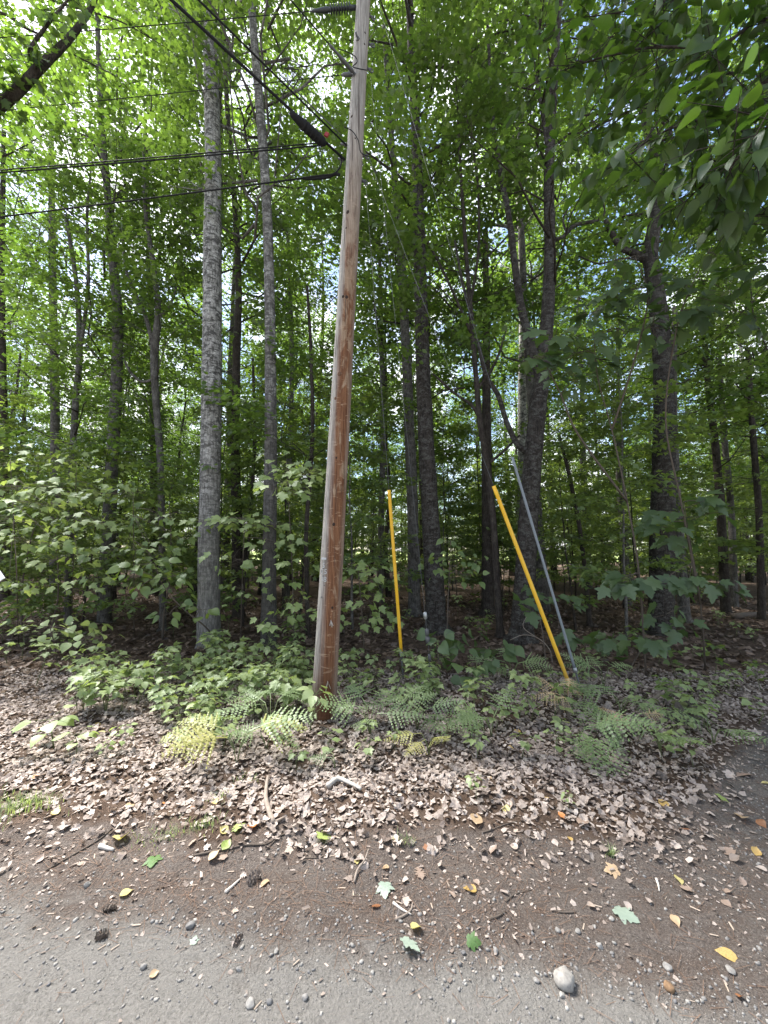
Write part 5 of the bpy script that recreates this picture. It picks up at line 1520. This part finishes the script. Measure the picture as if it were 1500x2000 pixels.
for a in ((247, 1746, 'ovate', 'fall_lemon', 26, 'pale yellow curled leaf at the gravel edge on the left'), (418, 1676, 'ovate', 'fall_tan', 24, 'light orange oval leaf beside a small grey leaf on the dirt'), (434, 1674, 'maple', 'dead_pale', 20, 'small grey leaf touching the light orange oval one'),
          (516, 1727, 'wide', 'fall_tan', 22, 'pale tan round leaf on the dirt right of the dark cone'), (298, 1686, 'maple', 'fall_green', 34, 'dark green maple leaf lying on the brown dirt at the left'), (635, 1634, 'maple', 'fall_lime', 36, 'lime green maple leaf curled up on the dirt below the forked stick'),
          (752, 1743, 'maple', 'fall_silver', 36, 'silvery maple leaf lying face down near the centre of the dirt'), (918, 1739, 'wide', 'fall_yellow', 28, 'folded amber leaf on the dirt right of the silvery leaf'), (811, 1818, 'wide', 'fall_lemon', 28, 'round yellow and green leaf just above the serrated pale green one'),
          (803, 1856, 'maple', 'fall_silver', 44, 'large pale green serrated leaf on the gravel edge at centre'), (927, 1848, 'maple', 'fall_green', 30, 'small vivid green leaf among the pebbles at the gravel edge'), (1225, 1790, 'maple', 'fall_silver', 46, 'big silver green maple leaf on the dirt at the right'),
          (1320, 1801, 'ovate', 'fall_tan', 27, 'light orange oval leaf right of the big silver green one'), (1419, 1866, 'ovate', 'fall_yellow', 38, 'bright yellow oval leaf on the gravel at the lower right'), (1327, 1721, 'ovate', 'fall_lemon', 26, 'pale lemon oval leaf on the dark gravel at the right'),
          (1343, 1738, 'maple', 'dead_pale', 24, 'small grey star-shaped leaf just below the pale lemon oval'), (1193, 1704, 'maple', 'fall_tan', 30, 'tan three-pointed leaf standing up on the dirt'), (1295, 1572, 'ovate', 'fall_yellow', 25, 'yellow leaf on the edge of the litter at the right'),
          (1200, 1602, 'wide', 'fall_tan', 18, 'small light orange leaf at the end of the pale twig cluster'), (1450, 1602, 'ovate', 'fall_tan', 34, 'long tan leaf on the dark track at the right edge'), (1477, 1667, 'wide', 'fall_yellow', 20, 'small mustard folded leaf on the dark track'),
          (1427, 1668, 'ovate', 'dead_pale', 27, 'beige oval leaf left of the mustard folded one'), (1338, 1623, 'maple', 'fall_rust', 22, 'curled brown leaf standing on the dark gravel'), (1114, 1641, 'wide', 'fall_yellow', 12, 'tiny yellow leaf on the bare dirt right of centre'),
          (989, 1584, 'ovate', 'fall_lemon', 22, 'rolled yellow leaf at the edge of the litter right of centre'), (835, 1655, 'maple', 'fall_rust', 17, 'small rusty upright leaf on the dirt beside the grass wisps'), (967, 1665, 'ovate', 'dead_pale', 24, 'pale beige oval leaf on the bare dirt at centre right'),
          (930, 1600, 'ovate', 'fall_tan', 40, 'long orange brown rolled leaf at the front of the litter'), (1096, 1594, 'ovate', 'fall_orange', 18, 'small orange leaf at the left end of the pale leaf cluster'), (1140, 1608, 'ovate', 'dead_pale', 36, 'long pale folded leaf in the cluster right of centre'),
          (697, 1685, 'wide', 'fall_lemon', 13, 'tiny bright yellow leaf beside the thin curved twig'), (753, 1696, 'wide', 'fall_tan', 16, 'small light orange leaf right of the tiny yellow one'), (685, 1596, 'wide', 'fall_lemon', 15, 'small yellow leaf right of the forked stick'),
          (438, 1624, 'wide', 'fall_lemon', 20, 'lemon yellow leaf left of the green patchy leaf by the forked stick'), (465, 1617, 'oak', 'fall_lime', 40, 'large yellow green oak leaf left of the forked stick'), (491, 1620, 'wide', 'fall_orange', 22, 'vivid orange crumpled leaf by the foot of the forked stick'),
          (442, 1652, 'ovate', 'fall_lime', 26, 'yellow green leaf lying across the long dark twig'), (420, 1568, 'wide', 'fall_yellow', 16, 'folded yellow leaf in the litter above the grass tuft'), (107, 1588, 'ovate', 'fall_lemon', 24, 'yellow leaf at the front of the litter on the left'),
          (256, 1574, 'ovate', 'fall_tan', 24, 'tan and green leaf lying in the litter at the left'), (325, 1571, 'wide', 'fall_orange', 18, 'rusty orange leaf in the litter left of centre'), (376, 1578, 'wide', 'fall_orange', 10, 'tiny red orange leaf in the litter left of the grass tuft'),
          (235, 1645, 'ovate', 'fall_lemon', 36, 'olive yellow long leaf above the white wood piece'), (190, 1418, 'wide', 'fall_yellow', 15, 'bright orange yellow leaf among the pale litter at the left'), (195, 1436, 'ovate', 'fall_lemon', 22, 'pale yellow leaf just below the bright one at the left'),
          (80, 1425, 'wide', 'fall_yellow', 16, 'golden leaf behind the broad-leaved seedling'), (70, 1519, 'wide', 'fall_orange', 14, 'reddish leaf low in the litter at the left'), (1011, 1430, 'wide', 'fall_yellow', 15, 'orange yellow leaf in the litter by the pale green fern'),
          (998, 1463, 'wide', 'fall_yellow', 13, 'small yellow leaf below the orange yellow one'), (933, 1507, 'wide', 'fall_tan', 14, 'small peach leaf above a green sprout'), (958, 1521, 'ovate', 'fall_tan', 14, 'small tan leaf right of the peach one'), (1066, 1560, 'wide', 'fall_yellow', 13, 'small yellow leaf in the litter at centre right'),
          (1495, 1530, 'ovate', 'fall_lemon', 16, 'yellow leaf cut by the right edge of the picture'), (1452, 1515, 'ovate', 'dead_pale', 36, 'long pale leaf lying left of the yellow one at the right edge'), (1410, 1563, 'maple', 'fall_lime', 22, 'yellow green leaf on the dark track at the right'), (1488, 1612, 'wide', 'fall_rust', 20, 'dark red brown leaf on the dark track at the right edge'),
          (770, 1640, 'ovate', 'dead_pale', 24, 'pale leaf at the foot of the grass wisps'), (820, 1708, 'oak', 'dead_pale', 36, 'crumpled pinkish brown leaf on the dirt above the amber one'), (380, 1837, 'maple', 'fall_silver', 18, 'tiny white green leaf lying out on the gravel'), (300, 1905, 'ovate', 'fall_tan', 18, 'small tan leaf pressed into the gravel'),
          (1446, 1952, 'wide', 'fall_rust', 18, 'red brown crumpled leaf at the lower right'), (735, 1772, 'oak', 'fall_rust', 22, 'dark brown folded leaf below the silvery leaf'), (376, 1648, 'oak', 'dead_pale', 22, 'greyish leaf at the left end of the long dark twig')):
    fallen(*a)
rr = np.random.default_rng(71)
for i in range(75):
    px, py = rr.uniform(10, 1490), rr.uniform(1560, 1790)
    if py > 1690 + (px / 1500) * 110 and rr.random() < .6: continue
    shp = ('maple', 'oak', 'ovate', 'wide')[rr.integers(0, 4)]; pale = rr.random() < .55
    lab = '%s dry %s leaf on the %s dirt, %s' % ('pale' if pale else 'brown', {'maple': 'lobed', 'oak': 'jagged', 'ovate': 'oval', 'wide': 'rounded'}[shp], 'upper' if py < 1620 else 'lower' if py > 1700 else 'middle',
        'at the left' if px < 300 else 'below the stick' if px < 600 else 'below the pole' if px < 850 else 'below the mound' if px < 1100 else 'at the right' if px < 1320 else 'by the dark track')
    fallen(px, py, shp, 'dead_pale' if pale else 'dead', rr.uniform(10, 21) * (py / 1600), lab, 'dry leaves on the bare dirt', tilt=.3)

# ------------------------------------------------------------------ sticks, cones, stones, stump
def stick(px_pts, r, label, mat='stick', name='twig', lift=None, forks=(), cat='twig'):
    P = [on_ground(*q) + Vector((0, 0, r * .7 + (lift[i] if lift else 0))) for i, q in enumerate(px_pts)]
    o = P[0].copy()
    if forks:
        root = empty(name, o, label, cat)
        V, F = tube([p - o for p in P], np.linspace(r, r * .55, len(P)), 8, .08, per=4, rseed=int(px_pts[0][0])); MB().add(V, F).build('stem', M[mat], root)
        for fk in forks:
            Q = [on_ground(*q) + Vector((0, 0, r * .7)) for q in fk]
            V, F = tube([p - o for p in Q], np.linspace(r * .7, r * .3, len(Q)), 6, .08, per=4); MB().add(V, F).build('side_twig', M[mat], root)
        return root
    V, F = tube([p - o for p in P], np.linspace(r, r * .5, len(P)), 8, .10, per=4, rseed=int(px_pts[0][0]))
    return tag(MB().add(V, F).build(name, M[mat], None, o), label, cat)
stick([(534, 1612), (525, 1590), (519, 1570), (520, 1545), (523, 1527)], .017, 'thick grey forked stick lying in the litter in front of the pole', lift=[0, .01, .02, .02, .02], forks=[[(534, 1612), (545, 1606), (556, 1600)]], name='stick', cat='stick')
stick([(380, 1672), (440, 1660), (480, 1652), (519, 1650), (545, 1635), (580, 1620)], .006, 'long thin dark twig crossing the dirt below the forked stick', 'twig')
stick([(90, 1702), (110, 1690), (150, 1667), (195, 1640), (220, 1618)], .006, 'long thin brown twig on the dirt at the left', 'twig')
stick([(692, 1725), (698, 1705), (712, 1690), (720, 1672)], .006, 'thin curved twig standing on end near the tiny yellow leaf', 'stick', lift=[0, .01, .02, .03])
stick([(590, 1677), (620, 1676), (645, 1670)], .004, 'short dark twig on the dirt right of the lime leaf', 'twig')
stick([(440, 1745), (455, 1732), (468, 1720)], .008, 'short pale broken stick beside the dark cone', 'stick_pale')
stick([(988, 1762), (1005, 1748), (1025, 1742), (1042, 1738)], .004, 'thin arched twig on the dirt right of the amber leaf', 'twig')
stick([(955, 1797), (970, 1793), (983, 1785)], .006, 'short crooked dark twig above the pebble edge', 'twig')
stick([(1090, 1782), (1105, 1784), (1125, 1783)], .005, 'short dark twig left of the big silver green leaf', 'twig')
stick([(772, 1798), (790, 1790), (803, 1778), (806, 1765)], .006, 'curved grey twig above the round yellow leaf', 'stick')
stick([(768, 1765), (785, 1778), (803, 1788)], .006, 'pale split twig beside the curved grey one', 'stick_pale')
stick([(1282, 1718), (1286, 1730), (1288, 1742)], .006, 'short pale stick on the dark gravel left of the lemon leaf', 'stick_pale')
stick([(940, 1628), (960, 1622), (985, 1612), (1010, 1605)], .005, 'slim dark twig on the dirt below the rolled yellow leaf', 'twig')
stick([(1215, 1643), (1230, 1650), (1247, 1656)], .005, 'short reddish twig on the dark gravel', 'twig')
stick([(195, 1655), (208, 1660), (222, 1663)], .013, 'chunk of white bleached wood on the dirt at the left', 'bone', name='wood_piece', cat='wood piece')
stick([(640, 1545), (660, 1534), (685, 1540), (705, 1548)], .018, 'pale bleached bone-like piece of wood in the litter', 'bone', name='wood_piece', lift=[.02, .03, .02, .01], cat='wood piece')
stick([(1255, 1385), (1285, 1373), (1305, 1362), (1340, 1364)], .018, 'crooked grey branch in front of the mossy stump', 'stick', name='fallen_branch', lift=[.02, .05, .06, .03], cat='branch')
stick([(1435, 1208), (1470, 1204), (1540, 1200)], .07, 'dark rotting log on the forest floor at the right edge', 'twig', name='log', cat='log')
stick([(1090, 1260), (1160, 1300), (1210, 1335), (1280, 1345)], .010, 'thin fallen bough on the shaded floor right of the guards', 'twig', name='fallen_branch', cat='branch')
stick([(520, 1660), (535, 1645), (552, 1626)], .0045, 'thin branch tip joining the long dark twig', 'twig')
# bare grey dead branch hanging by the second yellow guard
b = Gd(1080, 1300)
P = [b, at_depth(1073, 1268, b.y - .1), at_depth(1050, 1246, b.y - .1), at_depth(1022, 1240, b.y - .05), at_depth(996, 1250, b.y - .1)]
root = empty('fallen_branch', b, 'bare pale dead branch sticking up left of the right-hand yellow guard', 'branch')
V, F = tube([p - b for p in P], [.007, .006, .005, .003], 6, .1, per=4); MB().add(V, F).build('stem', M['stick'], root)
V, F = tube([P[2] - b, at_depth(1022, 1225, b.y - .15) - b, at_depth(1030, 1200, b.y - .15) - b], [.005, .004, .002], 6, .1, per=4); MB().add(V, F).build('side_twig', M['stick'], root)
# cones: overlapping scales round a core
def cone(px, py, L, r, label, flat=1.0):
    p = on_ground(px, py)
    root = empty('pine_cone', p, label, 'pine cone', rz=random.uniform(0, 6.28))
    V, F = ICO2
    MB().add(V * np.array([L * .40, r * .38, r * .38 * flat]) + np.array((0, 0, r * .55 * flat)), F).build('core', M['cone'], root)
    sc_ = MB()
    TV = np.array([(-.5, 0, 0), (.5, 0, 0), (.6, .8, .12), (0, 1.1, .3), (-.6, .8, .12)])
    for k in range(44):
        t = -1 + 2 * (k + .5) / 44; a = k * 2.399
        rad = math.sqrt(max(.05, 1 - t * t)) * r * .45
        c = Vector((t * L * .45, math.cos(a) * rad, math.sin(a) * rad * flat + r * .58 * flat))
        d = Vector((.4 + random.gauss(0, .15), math.cos(a) + random.gauss(0, .2), math.sin(a) * flat + random.gauss(0, .2))); n = Vector((-1, math.cos(a) * .4, math.sin(a) * .4))
        d.normalize(); n = (n - d * n.dot(d)).normalized(); x = d.cross(n)
        Rm = Matrix((x, d, n)).transposed(); s = r * .55
        sc_.add(np.array([tuple(c + Rm @ Vector(v) * s) for v in TV]), [(0, 1, 2, 3, 4)])
    tag(sc_.build('scales', M['cone'], root, smooth=False), kind='stuff')
cone(495, 1722, .075, .027, 'open dark pine cone on the dirt beside the tan round leaf')
cone(213, 1778, .055, .020, 'squashed dark cone on the gravel, upper of two', .55)
cone(200, 1830, .050, .022, 'dark rough cone on the gravel, lower of two', .6)
cone(1292, 1519, .075, .028, 'dark cone in the litter near the dark track', .8)
cone(1302, 1822 - 20, .04, .02, 'tiny brown cone on the gravel below the light orange oval leaf', .9) if False else None
cone(465, 1838, .06, .014, 'flattened reddish brown cone crushed into the gravel', .3)
def stone(px, py, s, label, mat='pebble', sq=(1, .9, .72), seed=0, cat='stone', rot=None, name='stone'):
    rr = np.random.default_rng(seed)
    V, F = ICO3
    V = V.copy()
    for _ in range(9):   # facets
        n = rr.normal(0, 1, 3); n /= np.linalg.norm(n); d = rr.uniform(.55, .85)
        k = V @ n - d
        V -= np.outer(np.maximum(k, 0) * .85, n)
    V *= np.array(sq) * s * (1 + .03 * wob(V[:, 0] * 3, V[:, 1] * 3 + V[:, 2] * 2, 2.0))[:, None]
    p = on_ground(px, py)
    o = MB().add(V, F.tolist()).build(name, M[mat], None, (p.x, p.y, p.z + s * sq[2] * .45))
    o.rotation_euler = (0, 0, rr.uniform(0, 6.28) if rot is None else rot)
    return tag(o, label, cat)
stone(1103, 1920, .040, 'fist-sized pale angular rock lying on the gravel at the lower right', 'rock', (1, 1, .85), 3, 'rock', .3, 'rock')
stone(1308, 1932, .019, 'round brown nut-like lump on the gravel at the lower right', 'knot_brown', (1, 1, .9), 4, 'lump', None, 'gravel_lump')
M['lump'] = plain('brown_lump', (0.17, 0.105, 0.06), 0.9, var=.7, scale=60)
bpy.data.objects['gravel_lump'].data.materials[0] = M['lump']
for i, (px, py, s, lab) in enumerate(((372, 1811, .020, 'flat grey stone out on the gravel at the left'), (90 + 80, 1730, .018, 'dark pebble at the gravel edge on the far left'), (281, 1890, .014, 'dark round pebble below the white green leaf'), (466, 1895, .013, 'dark pebble in the middle of the gravel'),
                                     (540, 1860, .013, 'dark squared pebble on the gravel near the middle'), (490, 1962, .019, 'large half-buried grey pebble near the bottom edge'), (526, 1958, .013, 'pale pebble right of the half-buried grey one'), (596, 1950, .014, 'dark stone sunk in the gravel near the bottom edge'),
                                     (1305, 1892, .018, 'dark tilted stone above the brown lump'), (1172, 1850, .014, 'smooth oval pebble below the big silver green leaf'), (1090, 1820, .013, 'pale blue grey pebble among the edge gravel'), (968, 1860, .014, 'pale pebble right of the vivid green leaf'), (1048, 1916, .012, 'small white pebble left of the pale angular rock'),
                                     (1098, 1946, .012, 'small pale pebble in front of the pale angular rock'), (1427, 1898, .018, 'white stone just below the bright yellow leaf'), (1128, 1820, .013, 'round pinkish pebble on the dirt edge'), (1195, 1797, .014, 'pinkish pebble touching the big silver green leaf'), (905, 1862, .012, 'pale pebble left of the vivid green leaf'))):
    stone(px, py, s, lab, 'pebble', (1, random.uniform(.7, 1), random.uniform(.55, .8)), 10 + i, 'pebble')
# mossy stump
p = on_ground(1338, 1412)
root = empty('tree_stump', p, 'small rotten mossy tree stump on the right in front of the trees', 'stump')
b = MB()
rr = np.random.default_rng(9)
nS, rows = 26, 7
V = []
for j in range(rows):
    t = j / (rows - 1)
    for k in range(nS):
        a = 2 * math.pi * k / nS
        r_ = .135 * (1.45 - .55 * t ** .6) * (1 + .13 * math.sin(3 * a + 1) + .07 * math.sin(7 * a + j * .3))
        z = -.08 + t * (.22 + .05 * math.sin(2 * a) + .03 * math.sin(5 * a + 2))
        V.append((r_ * math.cos(a), r_ * .85 * math.sin(a), z))
F = [(j * nS + k, j * nS + (k + 1) % nS, (j + 1) * nS + (k + 1) % nS, (j + 1) * nS + k) for j in range(rows - 1) for k in range(nS)]
V.append((0, 0, .10)); F += [((rows - 1) * nS + k, (rows - 1) * nS + (k + 1) % nS, len(V) - 1) for k in range(nS)]
b.add(V, F).build('stump_wood', M['bark_stump'], root)
M['moss'] = plain('moss', (0.075, 0.085, 0.028), 0.95, var=.5, scale=80)
b = MB()
for x, y, z, s in ((-.06, -.03, .14, .07), (.07, -.02, .12, .06), (.10, -.10, .02, .06), (0, .05, .15, .06), (.16, -.08, -.02, .05)):
    V, F = ICO2
    b = MB(); b.add(V * np.array([s, s * .9, s * .35]) * (1 + .15 * rr.normal(0, 1, (len(V), 1))) + np.array((x, y, z)), F).build('moss_cushion', M['moss'], root)
